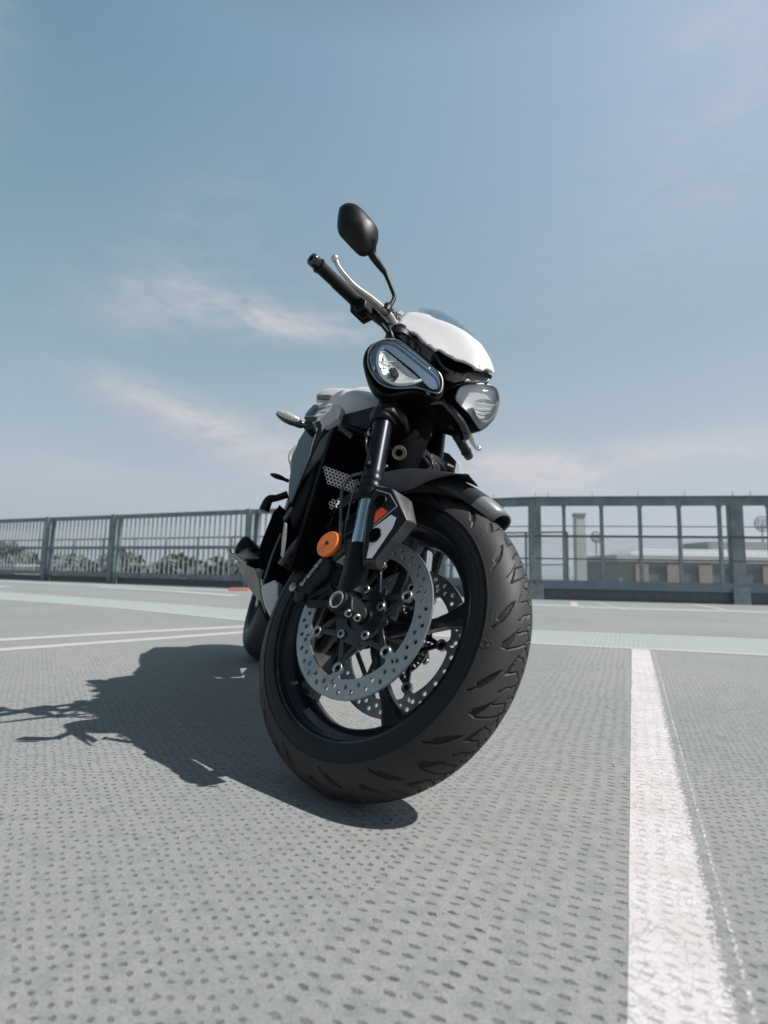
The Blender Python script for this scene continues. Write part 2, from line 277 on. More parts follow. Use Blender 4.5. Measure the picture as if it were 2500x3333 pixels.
DATA = {
 'guard_in': ('S', [(0.0469, -0.14, 0.2328), (0.087, -0.14, 0.2151), (0.1325, -0.14, 0.1337), (0.0744, -0.14, 0.0627), (0.0487, -0.14, 0.066), (0.0441, -0.14, 0.0972), (0.0389, -0.14, 0.1859)], (-0.0, -1.0, -0.0)),
 'guard_out': ('S', [(0.024, -0.116, 0.2592), (0.1149, -0.116, 0.1966), (0.1323, -0.116, 0.1421), (0.0605, -0.116, 0.0619), (0.0283, -0.116, 0.0713), (0.0184, -0.116, 0.1153), (0.0126, -0.116, 0.2077)], (-0.0, -1.0, -0.0)),
 'decal_red': ('S', [(0.0597, -0.1412, 0.1696), (0.0698, -0.1412, 0.1758), (0.075, -0.1412, 0.1725), (0.0874, -0.1412, 0.1609), (0.0588, -0.1412, 0.142), (0.0585, -0.1412, 0.155)], (-0.0, -1.0, -0.0)),
 'decal_white': ('S', [(0.0595, -0.1412, 0.1322), (0.0967, -0.1412, 0.1521), (0.1085, -0.1412, 0.1434), (0.1033, -0.1412, 0.1225), (0.0682, -0.1412, 0.0683), (0.0566, -0.1412, 0.07), (0.0569, -0.1412, 0.1046)], (-0.0, -1.0, -0.0)),
 'pin': ('S', [(0.0509, -0.1412, 0.2213), (0.0857, -0.1412, 0.2018), (0.107, -0.1412, 0.1682), (0.0587, -0.1412, 0.1368)], (-0.0, -1.0, -0.0)),
 'holes': ('S', [(0.0648, -0.141, 0.189), (0.0662, -0.141, 0.1154)], (-0.0, -1.0, -0.0)),
 'caliper': ('S', [(-0.1505, -0.11, 0.0553), (-0.1339, -0.11, 0.0723), (-0.0985, -0.11, 0.1165), (-0.0867, -0.11, 0.1189), (-0.0615, -0.11, 0.1064), (-0.0555, -0.11, 0.092), (-0.0631, -0.11, 0.0701), (-0.0877, -0.11, 0.059), (-0.0944, -0.11, 0.0501), (-0.0989, -0.11, 0.0399), (-0.1256, -0.11, 0.0367), (-0.1387, -0.11, 0.0385)], (-0.0, -1.0, -0.0)),
 'cal_text': ('S', [(-0.1237, -0.1115, 0.0557), (-0.0824, -0.1115, 0.1074), (-0.1298, -0.1115, 0.0617), (-0.0908, -0.1115, 0.1111)], (-0.0, -1.0, -0.0)),
 'bracket': ('S', [(-0.0659, -0.1, 0.1102), (-0.057, -0.1, 0.1034), (-0.0358, -0.1, 0.0935), (-0.0382, -0.1, 0.0838), (-0.0555, -0.1, 0.097), (-0.0535, -0.1, 0.0506), (-0.0381, -0.1, 0.0348), (-0.0461, -0.1, 0.0302), (-0.0609, -0.1, 0.0429), (-0.1004, -0.1, 0.0298), (-0.0461, -0.1, 0.0207), (-0.0432, -0.1, 0.0091), (-0.1088, -0.1, 0.0163), (-0.1317, -0.1, 0.031), (-0.1156, -0.1, 0.0397), (-0.0669, -0.1, 0.0526), (-0.059, -0.1, 0.0632)], (-0.0, -1.0, -0.0)),
 'hose': ('S', [(-0.0079, -0.125, 0.2929), (-0.0344, -0.125, 0.294), (-0.0508, -0.125, 0.2852), (-0.0576, -0.125, 0.2671), (-0.0495, -0.125, 0.218), (-0.0411, -0.125, 0.1786), (-0.0365, -0.125, 0.1524)], (-0.0, -1.0, -0.0)),
 'reflector': ('S', [(-0.0582, -0.128, 0.1286), (-0.067, -0.128, 0.1633), (-0.0317, -0.128, 0.142)], (-0.0, -1.0, -0.0)),
 'rlight': ('S', [(0.0008, -0.2051, 0.5472), (0.0029, -0.2095, 0.5691), (0.0102, -0.208, 0.5908), (0.0202, -0.2016, 0.6053), (0.0328, -0.1912, 0.6168), (0.0455, -0.1796, 0.624), (0.0545, -0.1703, 0.6259), (0.0652, -0.1577, 0.6227), (0.0809, -0.1365, 0.6095), (0.1027, -0.1074, 0.5918), (0.1243, -0.0773, 0.5699), (0.1291, -0.0684, 0.5579), (0.1297, -0.0635, 0.5442), (0.1278, -0.0595, 0.524), (0.124, -0.0598, 0.5114), (0.1183, -0.0637, 0.5036), (0.1112, -0.071, 0.502), (0.0989, -0.0848, 0.5037), (0.0858, -0.0995, 0.5051), (0.0727, -0.1133, 0.503), (0.0593, -0.1247, 0.4926), (0.0416, -0.1397, 0.4786), (0.0295, -0.1518, 0.4749), (0.0177, -0.1668, 0.482), (0.0087, -0.1821, 0.4998), (0.0039, -0.1938, 0.5209)], (0.722, -0.662, -0.201)),
 'rlens': ('S', [(0.0126, -0.205, 0.5463), (0.0152, -0.2089, 0.5683), (0.0215, -0.2071, 0.5853), (0.0324, -0.1998, 0.6001), (0.0431, -0.1908, 0.6092), (0.0557, -0.1791, 0.6157), (0.0628, -0.171, 0.6145), (0.0698, -0.1619, 0.6098), (0.1026, -0.1176, 0.5815), (0.1274, -0.0835, 0.5585), (0.1303, -0.0761, 0.5444), (0.1294, -0.0719, 0.5275), (0.1259, -0.0707, 0.511), (0.1213, -0.0742, 0.5057), (0.1143, -0.082, 0.5062), (0.0995, -0.0987, 0.5081), (0.0864, -0.1128, 0.5074), (0.0732, -0.1251, 0.5004), (0.0557, -0.1416, 0.4917), (0.041, -0.1567, 0.489), (0.0284, -0.1721, 0.4944), (0.0193, -0.1866, 0.5094), (0.0136, -0.1979, 0.526)], (0.722, -0.662, -0.201)),
 'rrefl': ('S', [(0.0313, -0.185, 0.591), (0.0357, -0.1794, 0.5879), (0.0573, -0.1501, 0.5691), (0.0744, -0.126, 0.5512), (0.0911, -0.1034, 0.5368), (0.085, -0.1078, 0.5294), (0.0732, -0.1177, 0.5196), (0.0599, -0.1297, 0.5112), (0.0476, -0.1422, 0.5081), (0.0364, -0.1554, 0.5116), (0.0289, -0.1668, 0.522), (0.024, -0.1769, 0.5379), (0.0228, -0.1831, 0.554), (0.0257, -0.1859, 0.5736)], (0.722, -0.662, -0.201)),
 'rdrl': ('S', [(0.0346, -0.1884, 0.5855), (0.0291, -0.1909, 0.5739), (0.0263, -0.1889, 0.5572), (0.026, -0.1842, 0.5404), (0.0289, -0.1756, 0.5224), (0.0355, -0.1647, 0.5102), (0.044, -0.1536, 0.5043), (0.0543, -0.1421, 0.5032), (0.0665, -0.1301, 0.5077), (0.079, -0.1191, 0.5164), (0.094, -0.107, 0.5303)], (0.722, -0.662, -0.201)),
 'rbowl': ('S', [(0.0134, -0.2028, 0.5702), (0.0199, -0.2021, 0.5915), (0.0316, -0.1931, 0.604), (0.0525, -0.175, 0.6191), (0.0684, -0.1558, 0.6133), (0.0996, -0.1134, 0.5855), (0.1236, -0.0797, 0.5606), (0.1246, -0.074, 0.5457), (0.1209, -0.0713, 0.5233), (0.1143, -0.076, 0.5151), (0.0996, -0.0943, 0.5227), (0.0941, -0.1054, 0.5397), (0.0806, -0.1248, 0.5547), (0.0548, -0.1593, 0.5758), (0.0349, -0.1865, 0.594), (0.024, -0.1927, 0.5749), (0.0214, -0.1888, 0.5527), (0.0239, -0.1792, 0.5303), (0.0177, -0.1831, 0.5207), (0.0121, -0.1968, 0.5459)], (0.722, -0.662, -0.201)),
 'rled': ('S', [(0.0439, -0.1636, 0.5371), (0.0485, -0.1609, 0.5446), (0.0546, -0.1542, 0.5445), (0.0595, -0.1457, 0.5341), (0.0593, -0.1438, 0.5272), (0.0547, -0.1462, 0.5184), (0.048, -0.1556, 0.5251)], (0.722, -0.662, -0.201)),
 'llight': ('S', [(0.088, 0.0229, 0.6086), (0.0936, 0.0197, 0.6256), (0.1009, 0.0238, 0.639), (0.1129, 0.0387, 0.6533), (0.1318, 0.0663, 0.6715), (0.1508, 0.0955, 0.6886), (0.1598, 0.1121, 0.6938), (0.1636, 0.1267, 0.6885), (0.1636, 0.1408, 0.6742), (0.1606, 0.1505, 0.6573), (0.154, 0.1564, 0.6355), (0.1452, 0.157, 0.6135), (0.1333, 0.1508, 0.5906), (0.1211, 0.1398, 0.5722), (0.1071, 0.1223, 0.5557), (0.0988, 0.1085, 0.5494), (0.0947, 0.0961, 0.5518), (0.0919, 0.0747, 0.5664), (0.0888, 0.0545, 0.5789), (0.0852, 0.0356, 0.5892)], (0.864, -0.356, -0.356)),
 'llens': ('S', [(0.0983, 0.0316, 0.5988), (0.1073, 0.0283, 0.6239), (0.113, 0.0309, 0.635), (0.128, 0.05, 0.6523), (0.1499, 0.0823, 0.6732), (0.1624, 0.1044, 0.6817), (0.1663, 0.1188, 0.6765), (0.1657, 0.1321, 0.662), (0.1631, 0.1404, 0.6473), (0.1567, 0.1455, 0.6265), (0.1479, 0.1461, 0.6048), (0.1363, 0.1394, 0.5832), (0.1276, 0.1319, 0.5695), (0.1218, 0.123, 0.5645), (0.1185, 0.1083, 0.571), (0.1132, 0.0814, 0.5852), (0.105, 0.0568, 0.5897)], (0.864, -0.356, -0.356)),
 'lrefl': ('S', [(0.1171, 0.0756, 0.6136), (0.1303, 0.0888, 0.6325), (0.1435, 0.1088, 0.6444), (0.1541, 0.1301, 0.6488), (0.1546, 0.1379, 0.6422), (0.1488, 0.1431, 0.623), (0.1364, 0.1381, 0.598), (0.1268, 0.1267, 0.5861), (0.1215, 0.1167, 0.5831), (0.1198, 0.1036, 0.5919)], (0.864, -0.356, -0.356)),
 'ldrl': ('S', [(0.1589, 0.1283, 0.6434), (0.1553, 0.1342, 0.6288), (0.1478, 0.1349, 0.6099), (0.1382, 0.1295, 0.5917), (0.1299, 0.1208, 0.5805), (0.1245, 0.1111, 0.5771)], (0.864, -0.356, -0.356)),
 'mask_lip': ('S', [(0.0556, -0.1778, 0.6404), (0.033, -0.137, 0.7009), (0.0302, -0.0787, 0.7405), (0.0403, -0.0124, 0.7642), (0.0665, -0.0217, 0.7165), (0.1102, -0.0569, 0.6255), (0.1232, -0.0515, 0.6079), (0.1103, 0.0345, 0.6802), (0.0411, 0.2089, 0.8955), (-0.0408, 0.4677, 1.1819), (-0.0376, 0.5051, 1.1992)], (0.808, -0.303, 0.505)),
 'lip_tab': ('S', [(0.1788, -0.0565, 0.5418), (0.1811, -0.0352, 0.5753), (0.1958, 0.0116, 0.61), (0.2017, 0.0271, 0.6175), (0.2005, 0.0135, 0.5948), (0.1892, -0.0235, 0.5661)], (0.873, -0.436, 0.218)),
 'mirror': ('S', [(-0.0203, -0.378, 0.9388), (-0.012, -0.3703, 0.9526), (-0.002, -0.3572, 0.9601), (0.0057, -0.3433, 0.9562), (0.0142, -0.3261, 0.9472), (0.0226, -0.3075, 0.9341), (0.0301, -0.2915, 0.9241), (0.0338, -0.2816, 0.9142), (0.0318, -0.2756, 0.8912), (0.0263, -0.2747, 0.867), (0.0175, -0.2807, 0.8467), (0.0102, -0.288, 0.8358), (0.0034, -0.2983, 0.8342), (-0.0058, -0.3169, 0.8441), (-0.0149, -0.3362, 0.8559), (-0.0231, -0.3531, 0.8655), (-0.025, -0.3641, 0.8854), (-0.0232, -0.3726, 0.9137)], (0.83, -0.518, -0.207)),
 'mstalk': ('S', [(0.0188, -0.2759, 0.8562), (0.0223, -0.2585, 0.8428), (0.0263, -0.2384, 0.835), (0.0287, -0.2263, 0.8311), (0.0316, -0.2121, 0.8158), (0.0349, -0.1954, 0.7967), (0.0367, -0.1865, 0.7844), (0.0368, -0.1858, 0.7697), (0.0359, -0.1903, 0.7473), (0.035, -0.1948, 0.7211)], (0.981, -0.196, 0.0)),
 'grip': ('S', [(-0.045, -0.3693, 0.7278), (-0.045, -0.3538, 0.7332), (-0.045, -0.2412, 0.7554), (-0.045, -0.1758, 0.774), (-0.045, -0.0561, 0.849)], (1.0, 0.0, 0.0)),
 'lever': ('S', [(0.0011, -0.3596, 0.7257), (0.0036, -0.343, 0.7097), (0.009, -0.3069, 0.7019), (0.0123, -0.285, 0.702), (0.0181, -0.2461, 0.7106), (0.0236, -0.2095, 0.7152), (0.0279, -0.1804, 0.7156), (0.0312, -0.1589, 0.707)], (0.989, -0.148, 0.0)),
 'barparts': ('S', [(-0.02, -0.2451, 0.7118), (-0.02, -0.2479, 0.6824), (-0.02, -0.1988, 0.7303), (-0.02, -0.1554, 0.7487), (-0.02, -0.2229, 0.6914)], (1.0, 0.0, 0.0)),
 'mcyl': ('S', [(0.0, -0.1972, 0.7298), (0.0, -0.1526, 0.772), (0.0, -0.1122, 0.7637), (0.0, -0.1533, 0.7225)], (1.0, 0.0, 0.0)),
 'keybox': ('S', [(-0.0744, -0.063, 0.9218), (-0.0629, -0.0447, 0.9718), (-0.0544, -0.031, 0.9593), (-0.0635, -0.0456, 0.9065)], (0.848, -0.53, 0.0)),
 'shroud': ('B', [(-0.1899, -0.224, 0.672), (-0.1788, -0.2194, 0.6823), (-0.1516, -0.2105, 0.6855), (-0.1354, -0.2069, 0.6707), (-0.1276, -0.2065, 0.651), (-0.1207, -0.2073, 0.6227), (-0.1112, -0.2066, 0.6014), (-0.1045, -0.2098, 0.5502), (-0.0972, -0.2143, 0.4857), (-0.123, -0.2204, 0.5055), (-0.1488, -0.2252, 0.5374), (-0.1854, -0.2304, 0.5975), (-0.1997, -0.23, 0.6444)], (0.3, -0.949, 0.1)),
 'shroud_edge': ('B', [(-0.1421, -0.2115, 0.6824), (-0.1402, -0.2022, 0.6862), (-0.1381, -0.1964, 0.6802), (-0.1347, -0.1914, 0.6589), (-0.1327, -0.1946, 0.6305), (-0.1315, -0.1974, 0.6116), (-0.1269, -0.2025, 0.5527), (-0.1224, -0.2085, 0.4926), (-0.1229, -0.2116, 0.4899), (-0.1284, -0.2073, 0.5554), (-0.1328, -0.2042, 0.6071), (-0.1351, -0.2058, 0.6267), (-0.1378, -0.2054, 0.6541), (-0.1398, -0.2065, 0.6721)], (0.966, -0.241, 0.097)),
 'shroud_low': ('B', [(-0.1529, -0.213, 0.4588), (-0.1514, -0.208, 0.4743), (-0.1503, -0.2042, 0.486), (-0.1492, -0.2007, 0.4853), (-0.15, -0.2033, 0.4671), (-0.1513, -0.2075, 0.4518)], (0.958, -0.287, 0.0)),
 'shroud_low2': ('B', [(-0.154, -0.2067, 0.4506), (-0.1525, -0.2017, 0.4504), (-0.1502, -0.1939, 0.4201), (-0.1478, -0.1859, 0.3766), (-0.1496, -0.1921, 0.3797), (-0.1524, -0.2013, 0.4178)], (0.958, -0.287, 0.0)),
 'rad_white1': ('B', [(-0.1721, -0.1579, 0.6007), (-0.172, -0.1161, 0.6003), (-0.1718, -0.0695, 0.598), (-0.1702, -0.0729, 0.5851), (-0.1674, -0.071, 0.5615), (-0.1676, -0.1078, 0.563), (-0.1678, -0.1431, 0.5649), (-0.1695, -0.1506, 0.5793)], (0.993, 0.0, 0.119)),
 'rad_white2': ('B', [(-0.1633, -0.1255, 0.5273), (-0.1654, -0.0982, 0.5449), (-0.1668, -0.0719, 0.5566), (-0.1653, -0.0685, 0.5441), (-0.163, -0.0993, 0.5253), (-0.1616, -0.1214, 0.5131)], (0.993, 0.0, 0.119)),
 'tank_cover': ('B', [(-0.6406, -0.1867, 0.9322), (-0.6412, -0.1767, 0.9487), (-0.63, -0.1599, 0.9599), (-0.5944, -0.1302, 0.9586), (-0.537, -0.0826, 0.956), (-0.5258, -0.065, 0.9685), (-0.496, -0.0414, 0.9654), (-0.4709, -0.0219, 0.9623), (-0.4202, -0.0183, 0.9005), (-0.4496, -0.0485, 0.8926), (-0.4764, -0.0776, 0.8831), (-0.4992, -0.1037, 0.8729), (-0.532, -0.1216, 0.8887), (-0.5729, -0.1525, 0.8951), (-0.6034, -0.1805, 0.8924)], (0.585, -0.682, 0.439)),
 'tank_slot': ('B', [(-0.5992, -0.1776, 0.9076), (-0.5699, -0.1507, 0.9104), (-0.555, -0.1399, 0.9074), (-0.5184, -0.1236, 0.884), (-0.5529, -0.1502, 0.8885), (-0.5839, -0.1755, 0.8906)], (0.585, -0.682, 0.439)),
 'side_white': ('B', [(-0.402, -0.219, 0.7746), (-0.4022, -0.2128, 0.7916), (-0.3984, -0.2028, 0.8113), (-0.39, -0.1942, 0.8189), (-0.3598, -0.1745, 0.8158), (-0.3202, -0.1503, 0.8079), (-0.3055, -0.1432, 0.7997), (-0.2932, -0.1434, 0.7769), (-0.2888, -0.1459, 0.7621), (-0.2964, -0.1538, 0.7549), (-0.3022, -0.1614, 0.7452), (-0.3165, -0.174, 0.7379), (-0.3286, -0.1786, 0.7479), (-0.3485, -0.1903, 0.7531), (-0.3679, -0.2055, 0.7483), (-0.3893, -0.2162, 0.7588)], (0.541, -0.787, 0.295)),
 'side_blue': ('B', [(-0.3955, -0.2188, 0.7723), (-0.397, -0.2132, 0.7898), (-0.3952, -0.2049, 0.809), (-0.3804, -0.1947, 0.8088), (-0.3716, -0.1966, 0.7877), (-0.3627, -0.1959, 0.7733)], (0.541, -0.787, 0.295)),
 'side_dark': ('B', [(-0.3916, -0.2189, 0.7649), (-0.3543, -0.1931, 0.7655), (-0.3455, -0.1904, 0.7565), (-0.3534, -0.1995, 0.7465), (-0.3753, -0.2131, 0.7505)], (0.541, -0.787, 0.295)),
 'side_tip': ('B', [(-0.3485, -0.1464, 0.8187), (-0.3447, -0.1377, 0.8146), (-0.3376, -0.1264, 0.7997), (-0.3345, -0.1282, 0.7829), (-0.3366, -0.1385, 0.7772), (-0.3402, -0.1385, 0.7934), (-0.3441, -0.1375, 0.8123)], (0.928, -0.309, 0.206)),
 'street': ('B', [(-0.3731, -0.2035, 0.7809), (-0.3268, -0.1675, 0.7922)], (0.541, -0.787, 0.295)),
 'street2': ('B', [(-0.3477, -0.1883, 0.7751), (-0.3262, -0.1729, 0.7765)], (0.541, -0.787, 0.295)),
 'ind': ('B', [(-0.1058, -0.2992, 0.6553), (-0.1056, -0.2981, 0.6617), (-0.1038, -0.2889, 0.6649), (-0.101, -0.2752, 0.6663), (-0.0978, -0.2588, 0.6644), (-0.0956, -0.2478, 0.6596), (-0.0938, -0.2388, 0.656), (-0.092, -0.2302, 0.6538), (-0.0928, -0.234, 0.6457), (-0.0949, -0.2444, 0.6438), (-0.0974, -0.2572, 0.6444), (-0.1006, -0.2728, 0.6441), (-0.1032, -0.2861, 0.6463), (-0.105, -0.2951, 0.6499)], (0.981, -0.196, 0.0)),
 'indlens': ('B', [(-0.1006, -0.2981, 0.655), (-0.1003, -0.2964, 0.6595), (-0.0987, -0.2887, 0.6622), (-0.096, -0.2749, 0.6632), (-0.0931, -0.2603, 0.6615), (-0.0908, -0.2489, 0.6578), (-0.0905, -0.2477, 0.6514), (-0.0919, -0.2543, 0.6474), (-0.095, -0.2698, 0.6471), (-0.0979, -0.2844, 0.6488), (-0.0996, -0.2929, 0.6509)], (0.981, -0.196, 0.0)),
 'belly': ('B', [(-0.2663, -0.1966, 0.3104), (-0.2567, -0.1752, 0.3307), (-0.2521, -0.1647, 0.3244), (-0.2484, -0.1563, 0.2963), (-0.2461, -0.1513, 0.2885), (-0.2417, -0.1414, 0.2834), (-0.2457, -0.1502, 0.2399), (-0.2507, -0.1616, 0.2479), (-0.2582, -0.1785, 0.2659), (-0.2647, -0.1932, 0.2907), (-0.2674, -0.1992, 0.3055)], (0.914, -0.406, 0.0)),
 'belly2': ('B', [(-0.2776, -0.2046, 0.3227), (-0.2765, -0.2021, 0.3241), (-0.2735, -0.1955, 0.3105), (-0.2749, -0.1984, 0.3054)], (0.914, -0.406, 0.0)),
 'exhaust': ('B', [(-0.4603, -0.2615, 0.3497), (-0.4551, -0.2353, 0.3488), (-0.4498, -0.2088, 0.3452), (-0.4462, -0.191, 0.3233), (-0.4428, -0.1741, 0.2876), (-0.4394, -0.1569, 0.2591), (-0.4342, -0.131, 0.22), (-0.4357, -0.1386, 0.2271), (-0.4415, -0.1677, 0.268), (-0.446, -0.1898, 0.2789), (-0.4494, -0.2071, 0.2913), (-0.4549, -0.2345, 0.3183), (-0.4583, -0.2515, 0.3376)], (0.981, -0.196, 0.0)),
 'silencer_cap': ('B', [(-0.8119, -0.2598, 0.3834), (-0.8125, -0.2615, 0.4087), (-0.8104, -0.2548, 0.4332), (-0.8081, -0.2469, 0.4443), (-0.8052, -0.2372, 0.4499), (-0.7992, -0.2173, 0.4344), (-0.7907, -0.1891, 0.4137), (-0.7922, -0.1941, 0.4036), (-0.797, -0.2101, 0.4125), (-0.8018, -0.2261, 0.4161), (-0.8063, -0.241, 0.4064), (-0.8092, -0.2508, 0.3862), (-0.8095, -0.2517, 0.3791)], (0.958, -0.287, 0.0)),
 'silencer': ('B', [(-0.8291, -0.2504, 0.3808), (-0.8271, -0.2436, 0.4029), (-0.8225, -0.2283, 0.4171), (-0.8177, -0.2124, 0.4194), (-0.8139, -0.1997, 0.4059), (-0.8089, -0.183, 0.4006), (-0.8062, -0.1739, 0.3723), (-0.8138, -0.1995, 0.3645), (-0.8178, -0.2125, 0.3588), (-0.825, -0.2367, 0.3669)], (0.958, -0.287, 0.0)),
 'peg': ('B', [(-0.55, -0.2883, 0.37), (-0.55, -0.2801, 0.3668), (-0.55, -0.2595, 0.3645), (-0.55, -0.2286, 0.3536)], (1.0, 0.0, 0.0)),
 'levers': ('B', [(-0.45, -0.2362, 0.5972), (-0.45, -0.2304, 0.5994), (-0.45, -0.2092, 0.599), (-0.45, -0.1982, 0.5976)], (1.0, 0.0, 0.0)),
 'lind': ('S', [(0.0, 0.3396, 0.5478), (0.0, 0.3863, 0.5899), (0.0, 0.438, 0.6125), (0.0, 0.4568, 0.5955)], (1.0, 0.0, 0.0)),
 'lshroud': ('B', [(-0.2655, 0.1383, 0.775), (-0.2596, 0.1579, 0.7746), (-0.2531, 0.1797, 0.7603), (-0.2526, 0.1813, 0.7345), (-0.2525, 0.1816, 0.7188), (-0.2486, 0.1948, 0.7047), (-0.2443, 0.209, 0.6962), (-0.2397, 0.2242, 0.6931), (-0.2512, 0.1861, 0.6916), (-0.2596, 0.1578, 0.6983)], (0.958, -0.287, 0.0)),
 'lshroud_w': ('B', [(-0.2632, 0.1839, 0.764), (-0.2617, 0.1913, 0.7651), (-0.2603, 0.1985, 0.7569), (-0.2596, 0.2022, 0.733), (-0.261, 0.1949, 0.7121), (-0.2628, 0.1859, 0.7222), (-0.2629, 0.1856, 0.738)], (0.981, -0.196, 0.0)),
 'lindb': ('B', [(-0.2, 0.2038, 0.6798), (-0.2, 0.2138, 0.6922), (-0.2, 0.2278, 0.691), (-0.2, 0.2307, 0.6807), (-0.2, 0.2215, 0.6749)], (1.0, 0.0, 0.0)),
 'lindl': ('B', [(-0.21, 0.2329, 0.6829), (-0.21, 0.2446, 0.6904), (-0.21, 0.2613, 0.6905), (-0.21, 0.2798, 0.6843), (-0.21, 0.2869, 0.674), (-0.21, 0.2662, 0.6731), (-0.21, 0.2484, 0.677)], (1.0, 0.0, 0.0)),
 'lowclampA': ('S', [(-0.0057, 0.0415, 0.4723), (0.0075, 0.058, 0.4801), (0.0225, 0.0829, 0.4785), (0.0325, 0.1041, 0.4699), (0.0344, 0.1114, 0.4627), (0.0288, 0.1216, 0.4309), (0.0165, 0.1012, 0.4321), (0.0051, 0.0721, 0.4501), (0.0009, 0.0595, 0.4598)], (0.808, -0.505, -0.303)),
 'backpeg': ('B', [(-0.7011, -0.2254, 0.52), (-0.699, -0.2149, 0.542), (-0.6993, -0.2164, 0.5696), (-0.6951, -0.1953, 0.5827), (-0.6893, -0.1665, 0.6047), (-0.6889, -0.1647, 0.599), (-0.6949, -0.1944, 0.5611), (-0.6983, -0.2113, 0.5494), (-0.6995, -0.2174, 0.5226), (-0.7004, -0.2218, 0.5088)], (0.981, -0.196, 0.0)),
 'lip': ('S', [(0.0162, -0.135, 0.7121), (0.0286, -0.132, 0.7092), (0.0643, -0.12, 0.6752), (0.0866, -0.112, 0.6516), (0.1072, -0.103, 0.6306), (0.1188, -0.095, 0.6118), (0.1275, -0.082, 0.591), (0.1355, -0.07, 0.5832), (0.1448, -0.055, 0.5821), (0.1527, -0.035, 0.591), (0.1608, -0.025, 0.6011), (0.1674, -0.012, 0.6139), (0.1822, 0.0, 0.6158), (0.1964, 0.01, 0.6144), (0.2052, 0.02, 0.6088)], (0, 1, 0)),
 'mask_up': ('S', [(-0.0237, -0.0972, 0.7679), (-0.0318, -0.0779, 0.8216), (-0.0327, -0.0602, 0.8536), (-0.0088, -0.0217, 0.8539), (0.0311, 0.011, 0.8022), (0.0671, 0.0762, 0.8149), (0.0988, 0.1134, 0.7922), (0.124, 0.1575, 0.7985), (0.1167, 0.125, 0.7638), (0.1058, 0.093, 0.7395), (0.1035, 0.064, 0.6974), (0.1092, 0.0472, 0.6541), (0.1026, 0.0177, 0.6225), (0.099, -0.0055, 0.5934), (0.0794, 0.0, 0.6551), (0.0533, -0.0213, 0.689), (0.0199, -0.0575, 0.7177), (-0.0119, -0.0911, 0.7465)], (0.808, -0.505, 0.303)),
 'mask_low': ('S', [(-0.0106, -0.115, 0.5299), (0.0118, -0.083, 0.5365), (0.0469, -0.0331, 0.5469), (0.0805, 0.0017, 0.5784), (0.093, 0.0268, 0.57), (0.1069, 0.061, 0.5501), (0.1119, 0.0837, 0.5257), (0.1053, 0.0779, 0.5176), (0.0884, 0.0527, 0.5144), (0.0749, 0.0307, 0.5153), (0.0506, -0.007, 0.5133), (0.0213, -0.0513, 0.509), (0.0015, -0.0802, 0.5045), (-0.0159, -0.1027, 0.4954)], (0.808, -0.505, -0.303)),
 'lever_l': ('S', [(0.03, 0.2511, 0.6856), (0.03, 0.2865, 0.6921), (0.03, 0.3293, 0.7001), (0.03, 0.364, 0.7101)], (1.0, 0.0, 0.0)),
 'grip_l': ('S', [(-0.02, 0.2343, 0.7024), (-0.02, 0.2641, 0.697), (-0.02, 0.2999, 0.6957)], (1.0, 0.0, 0.0)),
 'clamp_arm': ('S', [(-0.0292, -0.0851, 0.5165), (-0.012, -0.0531, 0.4916), (0.0009, -0.0268, 0.4669), (0.0229, 0.0084, 0.4486), (0.0344, 0.0242, 0.4451), (0.0486, 0.0448, 0.4384), (0.0611, 0.0644, 0.4288), (0.0589, 0.0763, 0.3935), (0.0505, 0.0673, 0.3899), (0.0318, 0.0349, 0.4116), (0.0269, 0.0234, 0.4245), (0.0078, -0.0077, 0.4418), (-0.0041, -0.0293, 0.4581), (-0.0163, -0.0495, 0.4699), (-0.0284, -0.0705, 0.4839), (-0.0462, -0.0892, 0.4756), (-0.0463, -0.0984, 0.4974)], (0.756, -0.605, -0.252)),
 'bolts': ('S', [(0.0313, 0.0733, 0.459), (0.0281, 0.0763, 0.442), (-0.0176, -0.0154, 0.5252), (-0.0195, -0.0108, 0.5084), (0.0127, 0.0093, 0.5567), (0.0287, 0.044, 0.5216)], (0.756, -0.605, -0.252)),
 'engine_l': ('B', [(-0.3353, -0.2133, 0.5125), (-0.3265, -0.1912, 0.473), (-0.3231, -0.1828, 0.43), (-0.3195, -0.1738, 0.3815), (-0.3188, -0.1721, 0.3341), (-0.3267, -0.1918, 0.313), (-0.3299, -0.1998, 0.3231), (-0.3295, -0.1987, 0.3423), (-0.3292, -0.198, 0.3551), (-0.3342, -0.2104, 0.345), (-0.3361, -0.2152, 0.3562), (-0.3393, -0.2234, 0.3855), (-0.3403, -0.2257, 0.4041), (-0.3399, -0.2246, 0.4277), (-0.3392, -0.2229, 0.4569), (-0.3384, -0.2211, 0.4903), (-0.3358, -0.2144, 0.5042)], (0.928, -0.371, 0.0)),
 'cable1': ('B', [(-0.2976, -0.1882, 0.4395), (-0.2983, -0.1916, 0.3931), (-0.2984, -0.192, 0.3568), (-0.2982, -0.191, 0.3239)], (0.981, -0.196, 0.0)),
 'frontradL': ('B', [(-0.2057, -0.1784, 0.678), (-0.2005, -0.1524, 0.6798), (-0.1998, -0.1492, 0.6691), (-0.2048, -0.1738, 0.6701)], (0.981, -0.196, 0.0)),
 'hand_l': ('B', [(-0.2059, -0.1795, 0.678), (-0.2013, -0.1566, 0.6783), (-0.2004, -0.1518, 0.6742), (-0.2051, -0.1753, 0.67)], (0.981, -0.196, 0.0)),
 'white_ring': ('B', [(-0.4939, -0.2047, 0.7105), (-0.4966, -0.2114, 0.6941), (-0.4973, -0.2132, 0.6764), (-0.4943, -0.2057, 0.6587), (-0.4916, -0.199, 0.6578)], (0.928, -0.371, 0.0)),
